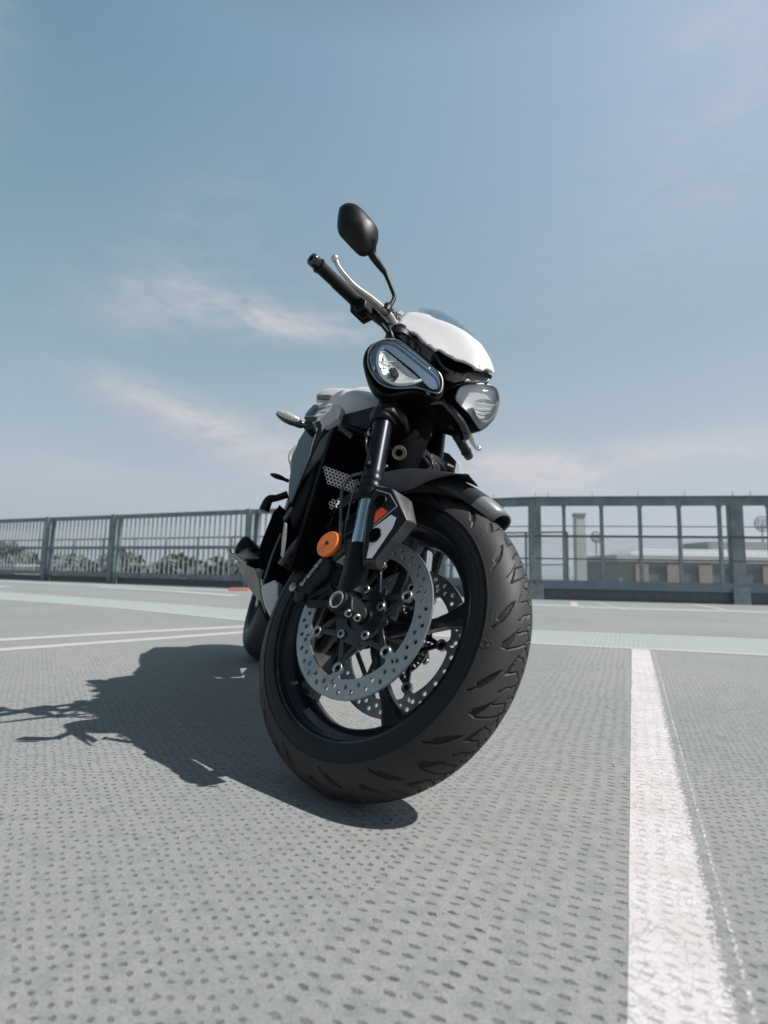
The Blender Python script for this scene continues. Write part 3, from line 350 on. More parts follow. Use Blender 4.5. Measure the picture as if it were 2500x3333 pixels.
 'white_ring2': ('B', [(-0.5044, -0.2059, 0.711), (-0.5069, -0.2122, 0.6933), (-0.5075, -0.2138, 0.6727), (-0.5035, -0.2037, 0.6442), (-0.4998, -0.1945, 0.627), (-0.5008, -0.197, 0.6776)], (0.928, -0.371, 0.0)),
}
# ============================================================ THE SETTING
def structure(name, V, F, m, loc=(0, 0, 0)):
    me = bpy.data.meshes.new(name); me.from_pydata(V, [], F); me.materials.append(m); o = bpy.data.objects.new(name, me); col.objects.link(o); o['kind'] = 'structure'; return o
def deckmat(name, paint=None):
    m = bpy.data.materials.new(name); m.use_nodes = True; nt = m.node_tree; p = nt.nodes['Principled BSDF']
    tcn = N(nt, 'ShaderNodeTexCoord'); geo = N(nt, 'ShaderNodeNewGeometry'); pos = geo.outputs['Position']
    mp = N(nt, 'ShaderNodeMapping'); mp.vector_type = 'POINT'; mp.inputs['Rotation'].default_value = (0, 0, R_(25.5)); L_(nt, pos, mp.inputs[0])
    wob = N(nt, 'ShaderNodeTexNoise', i_Scale=16., i_Detail=2.0); L_(nt, pos, wob.inputs['Vector'])
    ad = N(nt, 'ShaderNodeVectorMath', operation='MULTIPLY_ADD'); L_(nt, wob.outputs['Color'], ad.inputs[0]); ad.inputs[1].default_value = (.009, .009, 0); L_(nt, mp.outputs[0], ad.inputs[2])
    sp = N(nt, 'ShaderNodeSeparateXYZ'); L_(nt, ad.outputs[0], sp.inputs[0])
    # lattice of dimples: staggered columns, in bands laid side by side
    band = M_(nt, 'FLOOR', M_(nt, 'DIVIDE', sp.outputs[1], .62))
    wide = M_(nt, 'MULTIPLY', M_(nt, 'GREATER_THAN', sp.outputs[0], -.30), M_(nt, 'LESS_THAN', sp.outputs[0], .08))      # one roll of membrane has a wider pitch
    u = M_(nt, 'DIVIDE', M_(nt, 'ADD', sp.outputs[0], M_(nt, 'MULTIPLY', band, .0085)), M_(nt, 'MULTIPLY_ADD', wide, .0105, .0145))
    cu = M_(nt, 'FLOOR', u); fx = M_(nt, 'SUBTRACT', M_(nt, 'SUBTRACT', u, cu), .5)
    v = M_(nt, 'ADD', M_(nt, 'DIVIDE', sp.outputs[1], .0180), M_(nt, 'MULTIPLY', cu, .5)); cv = M_(nt, 'FLOOR', v); fy = M_(nt, 'SUBTRACT', M_(nt, 'SUBTRACT', v, cv), .5)
    cbn = N(nt, 'ShaderNodeCombineXYZ'); L_(nt, cu, cbn.inputs[0]); L_(nt, cv, cbn.inputs[1])
    wn = N(nt, 'ShaderNodeTexWhiteNoise', noise_dimensions='2D'); L_(nt, cbn.outputs[0], wn.inputs['Vector'])
    sc_ = N(nt, 'ShaderNodeSeparateColor'); L_(nt, wn.outputs['Color'], sc_.inputs[0])
    jx = M_(nt, 'MULTIPLY_ADD', sc_.outputs[0], .26, -.13); jy = M_(nt, 'MULTIPLY_ADD', sc_.outputs[1], .34, -.17)
    dx = M_(nt, 'DIVIDE', M_(nt, 'ADD', fx, jx), .28); dy = M_(nt, 'DIVIDE', M_(nt, 'ADD', fy, jy), .17)
    fine = N(nt, 'ShaderNodeTexNoise', i_Scale=330., i_Detail=5.0, i_Roughness=.75); L_(nt, pos, fine.inputs['Vector'])
    mid = N(nt, 'ShaderNodeTexNoise', i_Scale=9., i_Detail=5.0, i_Roughness=.6); L_(nt, pos, mid.inputs['Vector'])
    big = N(nt, 'ShaderNodeTexNoise', i_Scale=1.1, i_Detail=3.0); L_(nt, pos, big.inputs['Vector'])
    d = M_(nt, 'ADD', M_(nt, 'SQRT', M_(nt, 'ADD', M_(nt, 'MULTIPLY', dx, dx), M_(nt, 'MULTIPLY', dy, dy))), M_(nt, 'MULTIPLY_ADD', fine.outputs[0], 2.6, -1.3))
    hole = ramp(nt, d, [(.35, 1), (.95, 0)]); hn = hole
    dirt_shade = M_(nt, 'MULTIPLY', M_(nt, 'MULTIPLY', hn, ramp(nt, sc_.outputs[2], [(.10, .25), (.60, .62), (1.0, 1.)])), M_(nt, 'MULTIPLY_ADD', ramp(nt, mid.outputs[0], [(.35, .15), (.62, 1.)]), .55, .45))
    # the roller left some columns of dimples deeper than others; their dark colour is dirt plus painted-in hollow shade
    cmb = N(nt, 'ShaderNodeCombineXYZ'); L_(nt, M_(nt, 'MULTIPLY', cu, .5), cmb.inputs[0]); L_(nt, M_(nt, 'MULTIPLY', sp.outputs[1], 1.6), cmb.inputs[1])
    colm = N(nt, 'ShaderNodeTexNoise', i_Scale=1.0, i_Detail=2.0); L_(nt, cmb.outputs[0], colm.inputs['Vector'])
    dirt_shade = M_(nt, 'MULTIPLY', dirt_shade, ramp(nt, colm.outputs[0], [(.34, .35), (.56, 1.0)]))
    zone = N(nt, 'ShaderNodeTexNoise', i_Scale=2.3, i_Detail=3.0, i_Roughness=.55); L_(nt, pos, zone.inputs['Vector'])
    zn = ramp(nt, zone.outputs[0], [(.36, .38), (.60, 1.0)]); dirt_shade = M_(nt, 'MULTIPLY', dirt_shade, zn)
    base = mix(nt, ramp(nt, big.outputs[0], [(.35, 0), (.65, 1)]), (.322, .330, .328), (.412, .400, .382))
    base = mix(nt, ramp(nt, mid.outputs[0], [(.35, 0), (.7, 1)]), base, (.365, .367, .360))
    base = mix(nt, M_(nt, 'MULTIPLY_ADD', fine.outputs[0], 1.6, -.55, clamp=True), mix(nt, 1., base, (.50, .52, .52), 'MULTIPLY'), mix(nt, 1., base, (1.34, 1.33, 1.31), 'MULTIPLY'))
    blo = N(nt, 'ShaderNodeTexNoise', i_Scale=38., i_Detail=3.0, i_Roughness=.6); L_(nt, pos, blo.inputs['Vector'])
    base = mix(nt, ramp(nt, blo.outputs[0], [(.35, .9), (.55, 0)]), base, mix(nt, 1., base, (.80, .84, .845), 'MULTIPLY'))
    if paint == 'white':
        at = N(nt, 'ShaderNodeAttribute', attribute_name='across'); u0 = at.outputs['Fac']
        warp = N(nt, 'ShaderNodeTexNoise', i_Scale=30., i_Detail=3.0); L_(nt, pos, warp.inputs['Vector'])
        wv = N(nt, 'ShaderNodeVectorMath', operation='MULTIPLY_ADD'); L_(nt, warp.outputs['Color'], wv.inputs[0]); wv.inputs[1].default_value = (.03, .03, 0); L_(nt, pos, wv.inputs[2])
        vo = N(nt, 'ShaderNodeTexVoronoi', feature='DISTANCE_TO_EDGE', i_Scale=62.); L_(nt, wv.outputs[0], vo.inputs['Vector'])
        wearn0 = N(nt, 'ShaderNodeTexNoise', i_Scale=7., i_Detail=2.0); L_(nt, pos, wearn0.inputs['Vector'])
        vo2 = N(nt, 'ShaderNodeTexVoronoi', feature='DISTANCE_TO_EDGE', i_Scale=120.); L_(nt, wv.outputs[0], vo2.inputs['Vector'])
        crack = M_(nt, 'MULTIPLY', M_(nt, 'LESS_THAN', vo.outputs['Distance'], .030), M_(nt, 'GREATER_THAN', wearn0.outputs[0], .36)); crack2 = M_(nt, 'MULTIPLY', M_(nt, 'LESS_THAN', vo2.outputs['Distance'], .045), M_(nt, 'GREATER_THAN', mid.outputs[0], .55))
        wearn = N(nt, 'ShaderNodeTexNoise', i_Scale=150., i_Detail=5.0, i_Roughness=.75); L_(nt, pos, wearn.inputs['Vector'])
        # the outer fifth has worn through to a thin bead of paint along the very edge
        k = ramp(nt, u0, [(.70, .02), (.84, .28), (.92, .70), (.952, .80), (.962, .24), (1.0, .30)])
        worn = M_(nt, 'GREATER_THAN', M_(nt, 'ADD', k, M_(nt, 'MULTIPLY_ADD', wearn.outputs[0], 1.5, -.68)), .30)
        gone = M_(nt, 'MAXIMUM', M_(nt, 'MAXIMUM', worn, M_(nt, 'MULTIPLY', crack, .5)), M_(nt, 'MULTIPLY', crack2, .5))
        gone = M_(nt, 'MAXIMUM', gone, M_(nt, 'MULTIPLY', dirt_shade, .45))
        pc = mix(nt, ramp(nt, mid.outputs[0], [(.4, 0), (.65, 1)]), (.52, .485, .48), (.62, .595, .60))
        base = mix(nt, gone, pc, base)
    elif paint:
        wearn = N(nt, 'ShaderNodeTexNoise', i_Scale=60., i_Detail=5.0, i_Roughness=.75); L_(nt, pos, wearn.inputs['Vector'])
        g2 = ramp(nt, wearn.outputs[0], [(.55, 0), (.75, .7)]); base = mix(nt, g2, tuple(paint), base)
    base = mix(nt, M_(nt, 'MULTIPLY', dirt_shade, .35 if paint == 'white' else .95), base, (.03, .034, .034))
    L_(nt, base, p.inputs['Base Color']); p.inputs['Roughness'].default_value = .82; p.inputs['Specular IOR Level'].default_value = .3
    hgt = M_(nt, 'ADD', M_(nt, 'MULTIPLY', M_(nt, 'MULTIPLY', hn, M_(nt, 'MULTIPLY_ADD', zn, .6, .4)), -.35 if paint == 'white' else -1.), M_(nt, 'MULTIPLY', fine.outputs[0], .35))
    b = N(nt, 'ShaderNodeBump', i_Strength=.9, i_Distance=.0022); L_(nt, hgt, b.inputs['Height']); L_(nt, b.outputs[0], p.inputs['Normal'])
    return m
deck = deckmat('parking_deck_coating'); whitep = deckmat('worn_white_paint', 'white'); pinkw = deckmat('white_line_paint', (.46, .435, .43)); teal = deckmat('pale_green_paint', (.325, .365, .355))
far_ground = mat('distant_ground', (.20, .22, .19), .9, noise=.4, nscale=.02)
structure('distant_ground', [(-6000, -280, -7), (6000, -280, -7), (6000, 5250, -7), (-6000, 5250, -7)], [(0, 1, 2, 3)], far_ground)
# deck slab reaches just past the railing
F0, F1, F2, F3 = (-9.79, 13.62), (2.36, 8.06), (5.16, 7.60), (11.0, 6.65)
ext = (-22.0, 19.2)
top = [(-22, -9), (12, -9), (F3[0]+.2, F3[1]+.12), (F2[0]+.1, F2[1]+.22), (F1[0]+.1, F1[1]+.25), (ext[0]+.1, ext[1]+.25)]
n = len(top)
slab = structure('parking_deck', [(x, y, 0) for x, y in top]+[(x, y, -.6) for x, y in top], [tuple(range(n)), tuple(range(2*n-1, n-1, -1))]+[(i, i+n, (i+1) % n+n, (i+1) % n) for i in range(n)], deck)
def strip(name, P, wds, m, z=.004, across=False):
    P = np.array(P, float); V = []; A = []
    T = np.gradient(P, axis=0) if len(P) > 2 else np.tile(P[1]-P[0], (2, 1))
    wds = [wds]*len(P) if np.isscalar(wds) else wds; K = 6
    for p, t, w_ in zip(P, T, wds):
        t = t/np.linalg.norm(t); nrm = np.array([t[1], -t[0]])
        for k in range(K+1): q = p+nrm*w_*k/K; V.append((q[0], q[1], z)); A.append(k/K)
    F = [(i*(K+1)+k, i*(K+1)+k+1, (i+1)*(K+1)+k+1, (i+1)*(K+1)+k) for i in range(len(P)-1) for k in range(K)]
    o = structure(name, V, F, m); at = o.data.attributes.new('across', 'FLOAT', 'POINT'); at.data.foreach_set('value', A); return o
tt = np.linspace(-.6, 2.86, 24)
strip('parking_line', [(.4762*y-.018+.0012*math.sin(y*23)+.0008*math.sin(y*61), y) for y in tt], .104, whitep, .0006, across=True)
bot = np.array([(-12, 10.2), (-4.6, 6.12), (-3.35, 5.5), (-2.47, 5.02), (-1.05, 4.05), (.85, 3.02), (1.97, 2.72), (4.5, 2.1), (9, 1.0)]); 
topb = np.array([(-11.8, 10.9), (-4.4, 6.85), (-3.2, 6.15), (-2.2, 5.55), (-.85, 4.68), (1.02, 3.63), (2.2, 3.40), (4.7, 2.75), (9.2, 1.6)])
V = [(*p, .0008) for p in bot]+[(*p, .0008) for p in topb]; nb = len(bot)
structure('painted_band', V, [(i, i+1, nb+i+1, nb+i) for i in range(nb-1)], teal)
strip('band_edge_line', bot[::-1], -.055, pinkw, .0018); strip('band_edge_line', topb[::-1], .045, pinkw, .0018)
strip('parking_line', [(-4.2, .88), (-1.98, 2.79), (-1.54, 3.17), (-.89, 3.66), (-.4, 4.0)], .105, pinkw, .001); strip('parking_line', [(-4.0, .52), (-1.75, 2.48), (-1.36, 2.83), (-.86, 3.30), (-.2, 3.9)], .095, pinkw, .001)
strip('parking_line', [(2.75, 7.45), (2.35, 6.3)], .09, pinkw); strip('parking_line', [(4.35, 7.3), (4.05, 5.95)], .1, pinkw)
strip('parking_line', [(3.0, 7.4), (2.75, 5.9)], .05, pinkw)
strip('parking_line', [(-9, 10.4), (-6.2, 9.1)], .3, pinkw); strip('parking_line', [(-5.2, 9.9), (-3.2, 8.6), (-1.9, 7.5)], .26, pinkw)
V = [(-12, 13.4, .001), (-2.5, 8.9, .001), (2.6, 6.1, .001), (9, 5.0, .001), (9, 5.45, .001), (2.7, 6.55, .001), (-2.3, 9.35, .001), (-11.8, 13.9, .001)]
structure('painted_band', V, [(0, 1, 6, 7), (1, 2, 5, 6), (2, 3, 4, 5)], teal)

# ---- railings
galv = mat('weathered_galvanised_steel', (.27, .335, .355), .55, metal=.35, noise=.45, nscale=6)
galvl = mat('pale_galvanised_steel', (.30, .34, .35), .5, metal=.35, noise=.3, nscale=5)
dark = mat('dark_railing_steel', (.11, .145, .16), .6, noise=.3, nscale=8)
def lerp(a, b, t): return (np.array(a)*(1-t)+np.array(b)*t)
def vert(mb, p, w_, d_, z0, z1, dirv, mi=0): mb.beam((*p, z0), (*p, z1), w_, d_, up=(*dirv, 0), mi=mi)
r1 = empty('railing', (*F1, 0), label='right-hand steel mesh railing with broad flat posts and wide bays along the deck edge', category='railing')
MBr = lambda: MB('W')
def B1(mb, name, m, par, **k): 
    return mb.build(name, m, par, root=par.location[:], smooth=False, **k)
segs = [((1.0, 8.68), F1), (F1, F2), (F2, F3)]
for a, b in segs:
    a = np.array(a); b = np.array(b); d = unit(b-a); L = np.linalg.norm(b-a); nrm = np.array([d[1], -d[0]])
    a3 = lambda z, t=0., o=0.: (*(a+d*t+nrm*o), z); b3 = lambda z, o=0.: (*(b+nrm*o), z)
    B1(MBr().beam(a3(1.49), b3(1.49), .06, .12).beam(a3(1.56), b3(1.56), .14, .014), 'top_rail', galv, r1)
    B1(MBr().beam(a3(.965), b3(.965), .035, .03), 'mid_rail', dark, r1)
    B1(MBr().beam(a3(.62), b3(.62), .025, .022), 'mid_rail', dark, r1)
    B1(MBr().beam(a3(1.16, o=-.5), b3(1.16, o=-.5), .015, .015), 'wire', galvl, r1)
    B1(MBr().beam(a3(.235), b3(.235), .05, .125), 'bottom_rail', mat('blue_grey_rail', (.17, .23, .28), .5, metal=.3, noise=.25, nscale=5), r1)
    B1(MBr().beam(a3(.085, o=-.05), b3(.085, o=-.05), .05, .17), 'kerb_plate', dark, r1)
    k = 5 if L > 2 else 3; q = MBr()
    for j in range(1, 6 if L < 4 else 11):
        t = j*.545-.12
        if t < L-.1: 
            q = MBr(); q.beam(a3(.29, t), a3(1.43, t), .045, .045, up=(*d, 0)).beam(a3(1.40, t), a3(1.43, t), .06, .06, up=(*d, 0)); B1(q, 'baluster', galv, r1)
    q = MBr(); t = 0
    while t < L: q.beam(a3(.3, t, -.03), a3(.95, t, -.03), .0035, .0035, up=(*d, 0)); t += .036
    for z in np.arange(.31, .95, .045): q.beam(a3(z, 0, -.034), b3(z, -.034), .003, .003)
    B1(q, 'mesh_infill', galv, r1)
    for j in range(int(L/.65)+1): t = .2+j*.65; B1(MBr().beam(a3(1.567, t), a3(1.64, t), .006, .006, up=(*d, 0)), 'bird_spike', dark, r1)
for p in (F1, F2, F3):
    d = unit(np.array(F2)-np.array(F1)); q = MBr()
    q.box((*p, .785), .085, .012, .785, [(*d, 0), (-d[1], d[0], 0), (0, 0, 1)]); q.box((p[0]-d[0]*.08, p[1]-d[1]*.08+.05, .785), .006, .05, .78, [(*d, 0), (-d[1], d[0], 0), (0, 0, 1)])
    q.box((*(np.array(p)+np.array([d[1], -d[0]])*.03), .12), .11, .015, .12, [(*d, 0), (-d[1], d[0], 0), (0, 0, 1)])
    B1(q, 'post', galv, r1)
r2 = empty('railing', (*F0, 0), label='left-hand railing of close upright bars with leaning double posts behind the parked motorcycle', category='railing')
LP = [(-13.4, 15.27), (-8.2, 12.9), (-6.1, 11.95), (-2.62, 10.33), (1.0, 8.68)]
for a, b in zip(LP[:-1], LP[1:]):
    a = np.array(a); b = np.array(b); d = unit(b-a); L = np.linalg.norm(b-a); nrm = np.array([d[1], -d[0]])
    a3 = lambda z, t=0., o=0.: (*(a+d*t+nrm*o), z); b3 = lambda z, o=0.: (*(b+nrm*o), z)
    B1(MBr().beam(a3(1.50), b3(1.50), .06, .09), 'top_rail', galv, r2)
    B1(MBr().beam(a3(.80), b3(.80), .06, .065), 'mid_rail', galv, r2)
    B1(MBr().beam(a3(.20), b3(.20), .06, .10), 'bottom_rail', galv, r2)
    q = MBr(); t = .13
    while t < L-.05: q.beam(a3(.2, t), a3(1.47, t), .022, .022, up=(*d, 0)); t += .135
    B1(q, 'bar_infill', galvl, r2)
    B1(MBr().beam(a3(.07, o=-.1), b3(.07, o=-.1), .05, .14), 'kerb_plate', dark, r2)
for i, p in enumerate(LP):
    d = unit(np.array(F1)-np.array(F0)); q = MBr(); ax = [(*d, 0), (-d[1], d[0], 0), (0, 0, 1)]
    q.box((*p, .78), .05, .06, .78, ax); B1(q, 'post', galv, r2)
    q = MBr(); q.beam((p[0]+d[0]*.14, p[1]+d[1]*.14, 0), (p[0]+d[0]*.2, p[1]+d[1]*.2, 1.54), .06, .05, up=(*d, 0)); B1(q, 'brace_post', dark if i % 2 else galv, r2)
# outer railing on the neighbouring ramp
r3 = empty('railing', (-6, 22, -.7), label='distant thin railing on the ramp beyond the left-hand bar railing', category='railing')
q = MB('W').beam((-22, 22, 1.15), (6, 17, 1.75), .06, .05).beam((-22, 22, .10), (6, 17, .70), .06, .04); B1(q, 'top_rail', dark, r3)
for t in np.linspace(0, 1, 23): p = lerp((-22, 22), (6, 17), t); B1(MB('W').beam((*p, -.7), (*p, 1.15+.6*t), .06, .06, up=(1, 0, 0)), 'post', dark, r3)
structure('ramp', [(-24, 18.6, -.8), (6, 14, -.8), (6, 18, -.8), (-24, 24, -.8)], [(0, 1, 2, 3)], mat('ramp_concrete', (.2, .21, .2), .8, noise=.2, nscale=2))

# ---- things beyond the deck
brick = mat('far_brick', (.40, .35, .32), .85, noise=.2, nscale=1.5); clad = mat('grey_cladding', (.31, .33, .32), .8, noise=.15, nscale=.8); roofm = mat('grey_roof', (.36, .38, .385), .7); fas = mat('pale_fascia', (.52, .54, .53), .6)  # pale tones: the haze over the building is put into its colours
bld = empty('retail_building', (30, 60, -7), label='long low brick and grey clad building with a pale roof edge beyond the right-hand railing', category='building')
def BB(mb, name, m): return mb.build(name, m, bld, root=bld.location[:], smooth=False)
BB(MB('W').box((43, 66, -2.5), 16, 6, 4.5), 'wall', clad)
BB(MB('W').box((43, 66, 2.35), 16.4, 6.4, .36), 'roof_edge', fas)
BB(MB('W').prism([(28, 61.5, 2.72), (59, 61.5, 2.72), (59, 70, 2.72), (28, 70, 2.72)], (0, 0, .9), taper=.82), 'roof', roofm)
BB(MB('W').box((52, 72, 3.4), 9, 3, 1.6), 'roof_block', roofm)
BB(MB('W').beam((27.2, 60.5, -7), (27.2, 60.5, 2.2), .35, .35, up=(1, 0, 0)).beam((27.2, 60.5, 2.2), (28.6, 60.5, 2.9), .35, .35), 'downpipe', fas)
for i in range(9): BB(MB('W').box((29.5+i*3.6, 59.85, -2.7), .75, .2, 4.4), 'brick_pier', brick)
for i in range(8): BB(MB('W').box((31.3+i*3.6, 59.95, .55), .9, .06, .75), 'window', mat('far_window', (.16, .18, .19), .4))
def text3d(name, s, fr, p0, ux, uy, size, m, parent, depth=.0006, shear=0., squash=1., root=None):
    "a text as a mesh, laid on a plane spanned by ux, uy (frame-local)"
    c = bpy.data.curves.new(name, 'FONT'); c.body = s; c.size = 1; c.extrude = .02; c.shear = shear
    t = bpy.data.objects.new(name, c); col.objects.link(t); dg = bpy.context.evaluated_depsgraph_get(); me0 = bpy.data.meshes.new_from_object(t.evaluated_get(dg))
    V = np.array([v.co[:] for v in me0.vertices]); Fs = [tuple(p.vertices) for p in me0.polygons]; bpy.data.objects.remove(t); bpy.data.curves.remove(c); bpy.data.meshes.remove(me0)
    V[:, 0] -= V[:, 0].min(); wd = V[:, 0].max(); ux = np.asarray(ux, float); uy = np.asarray(uy, float); nz = unit(np.cross(ux, uy)); ux = ux
    sx = np.linalg.norm(ux)/wd; P = np.asarray(p0)+unit(ux)*(V[:, :1]*sx)+unit(uy)*(V[:, 1:2]*size)+nz*(V[:, 2:3]/.02*depth)
    o = MB(fr); o.add(P, Fs); return o.build(name, m, parent, smooth=False, root=root)
text3d('sign_lettering', 'I EF', 'W', (38.5, 59.6, -2.2), (4.2, 0, 0), (0, 0, 1), 1.7, mat('white_sign', (.7, .7, .7), .5), bld, depth=.03, root=bld.location[:])
pale = mat('pale_tower_render', (.56, .60, .59), .7, noise=.15, nscale=1)
tw = empty('chimney_tower', (19.5, 52, -7), label='tall pale square tower seen through the first bays of the mesh railing', category='tower')
MB('W').prism([(19.1, 51.5, -7), (20.1, 51.5, -7), (20.1, 52.5, -7), (19.1, 52.5, -7)], (0, 0, 13.2), taper=.9).build('shaft', pale, tw, root=tw.location[:], smooth=False)
MB('W').box((19.6, 52, 6.3), .52, .52, .12).build('cap', clad, tw, root=tw.location[:], smooth=False)
def floodlight(x, y, zt, r, lab):
    f_ = empty('floodlight_mast', (x, y, -7), label=lab, category='floodlight', group='round-headed floodlight masts beyond the railing')
    MB('W').tube([(x, y, -7), (x, y, zt)], [.14, .08], 8).build('pole', galvl, f_, root=f_.location[:])
    q = MB('W'); 
    for k in range(-3, 4):
        zz = k*r/3.4; hw = math.sqrt(max(.01, r*r-zz*zz)); q.beam((x-hw, y-.1, zt+zz), (x+hw, y-.1, zt+zz), .07, .07); q.beam((x+zz, y-.1, zt-hw), (x+zz, y-.1, zt+hw), .07, .07, up=(1, 0, 0))
    a = np.linspace(0, 2*PI, 25); q.tube([(x+r*math.cos(t), y-.1, zt+r*math.sin(t)) for t in a], .05, 6)
    q.build('lamp_head', galv, f_, root=f_.location[:], smooth=False)
    q = MB('W')
    for k in (-1, 0, 1):
        for j in (-1, 0, 1): q.sphere((x+k*r/2.2, y-.3, zt+j*r/2.2), .16, 6)
    q.build('lamp', pale, f_, root=f_.location[:])
floodlight(28.6, 70, 5.4, .75, 'small round-headed floodlight mast beside the pale square tower')
floodlight(54.5, 75, 8.1, 1.15, 'taller round-headed floodlight mast rising over the building roof at right')
floodlight(57.4, 75, 5.6, 1.0, 'lower round-headed floodlight mast above the building roof at far right')
# hills
def hills(name, y, x0, x1, h, m, seed, z0=-7, dep=400):
    r = np.random.default_rng(seed); xs = np.linspace(x0, x1, 60); hh = h*(.55+.45*np.interp(xs, np.linspace(x0, x1, 14), r.random(14)))*np.sin(np.linspace(.15, PI-.15, 60))**.5
    V = [(x, y, z0) for x in xs]+[(x, y+dep*.5, z0+k) for x, k in zip(xs, hh)]+[(x, y+dep, z0) for x in xs]; n = 60
    o = structure(name, V, [(i, i+1, n+i+1, n+i) for i in range(n-1)]+[(n+i, n+i+1, 2*n+i+1, 2*n+i) for i in range(n-1)], m); [setattr(p, 'use_smooth', True) for p in o.data.polygons]
hm = mat('far_hill', (.16, .22, .25), .9, noise=.2, nscale=.01)  # blue of the distant air put into the base colour
hills('hills', 2400, -900, 2600, 75, hm, 3); hills('hills', 1500, -2600, 400, 42, hm, 5)
# trees beyond the left railing
leaf = mat('leaf', (.155, .178, .15), .7, noise=.25, nscale=3); bark = mat('bark', (.08, .065, .05), .9)  # leaf colour pulled towards the haze, distance fade painted in
def tree(x, y, h, cr, lab, seed):
    r = np.random.default_rng(seed); t = empty('tree', (x, y, -7), label=lab, category='tree', group='trees beyond the left-hand railing')
    q = MB('W').tube([(x, y, -7), (x+.2, y, -7+h*.4), (x, y, -7+h*.8)], [.25, .18, .06], 7)
    for k in range(5): a = r.random()*6.3; q.tube([(x, y, -7+h*(.35+.08*k)), (x+math.cos(a)*cr*.6, y+math.sin(a)*cr*.6, -7+h*(.6+.07*k))], [.09, .03], 5)
    q.build('trunk', bark, t, root=t.location[:])
    n = 1900; th = r.random(n)*2*PI; cz = r.uniform(-1, 1, n); rad = cr*(.55+.45*r.random(n)); lob = 1+.25*np.sin(th*3+seed)+.15*np.sin(th*5+cz*4)
    P = np.stack([x+rad*lob*np.sqrt(1-cz**2)*np.cos(th), y+rad*lob*np.sqrt(1-cz**2)*np.sin(th), -7+h*.68+cz*h*.33*(.8+.3*r.random(n))], 1)
    V = []; Fc = []
    for p in P:
        a = unit(r.normal(size=3)); b = unit(np.cross(a, r.normal(size=3))); s_ = .22+.25*r.random(); i = len(V)
        V += [p-a*s_-b*s_*.6, p+a*s_-b*s_*.6, p+a*s_*.8+b*s_*.6, p-a*s_*.8+b*s_*.6]; Fc.append((i, i+1, i+2, i+3))
    MB('W').add(V, Fc).build('crown', leaf, t, root=t.location[:], smooth=False)
trs = [(-40, 45, 8.3, 3.4, 'round tree at the far left edge of the view'), (-34, 47, 9.0, 3.0, 'tree between the far left one and the first double railing post'), (-28.5, 48, 8.0, 3.0, 'lower broad tree just right of the first double railing post'), (-23.5, 47, 8.4, 2.8, 'tree seen between the two double railing posts'),
       (-19, 49, 8.2, 2.9, 'tree beside the second double railing post'), (-14.5, 47, 8.0, 2.6, 'tree right of the second double railing post'), (-10, 48, 8.5, 2.6, 'tree half way from the second double railing post to the motorcycle'), (-6, 47, 8.1, 2.4, 'tree just left of the motorcycle, low behind the bars'), (-46, 50, 9.2, 3.2, 'large tree beyond the left edge of the view')]
for i, a in enumerate(trs): tree(*a, i+3)
van = empty('white_shed', (-36, 36, -3), label='white flat-roofed shed low behind the bars at the far left', category='shed')
MB('W').box((-25.5, 33, -1.4), 3.6, 1.5, 1.65).build('wall', mat('white_render', (.62, .61, .58), .7, noise=.1, nscale=1), van, root=van.location[:], smooth=False)
MB('W').box((-25.5, 33, .31), 3.8, 1.7, .08).build('roof', clad, van, root=van.location[:], smooth=False)
for k in range(4): MB('W').box((-28.2+k*1.7, 31.45, -.7), .35, .05, .35).build('window', mat('far_window', (.16, .18, .19), .4), van, root=van.location[:], smooth=False)
ob = empty('barrier_block', (-2.45, 9.2, 0), label='small orange plastic barrier block on the deck behind the rear wheel', category='barrier')
orp = mat('orange_plastic', (.50, .20, .14), .5)
MB('W').prism([(-2.62, 9.1, .002), (-2.25, 9.1, .002), (-2.25, 9.25, .002), (-2.62, 9.25, .002)], (0, 0, .05), taper=.9).build('block', orp, ob, root=ob.location[:], bevel=.01)
MB('W').box((-2.435, 9.18, .056), .06, .03, .006).build('handle', dark, ob, root=ob.location[:])

# ============================================================ THE MOTORCYCLE
bike = empty('motorcycle', tuple(ROOT), label='black and white naked motorcycle leaning on its side stand, front wheel turned towards the right', category='motorcycle')
Yv = np.array([0, 1., 0])
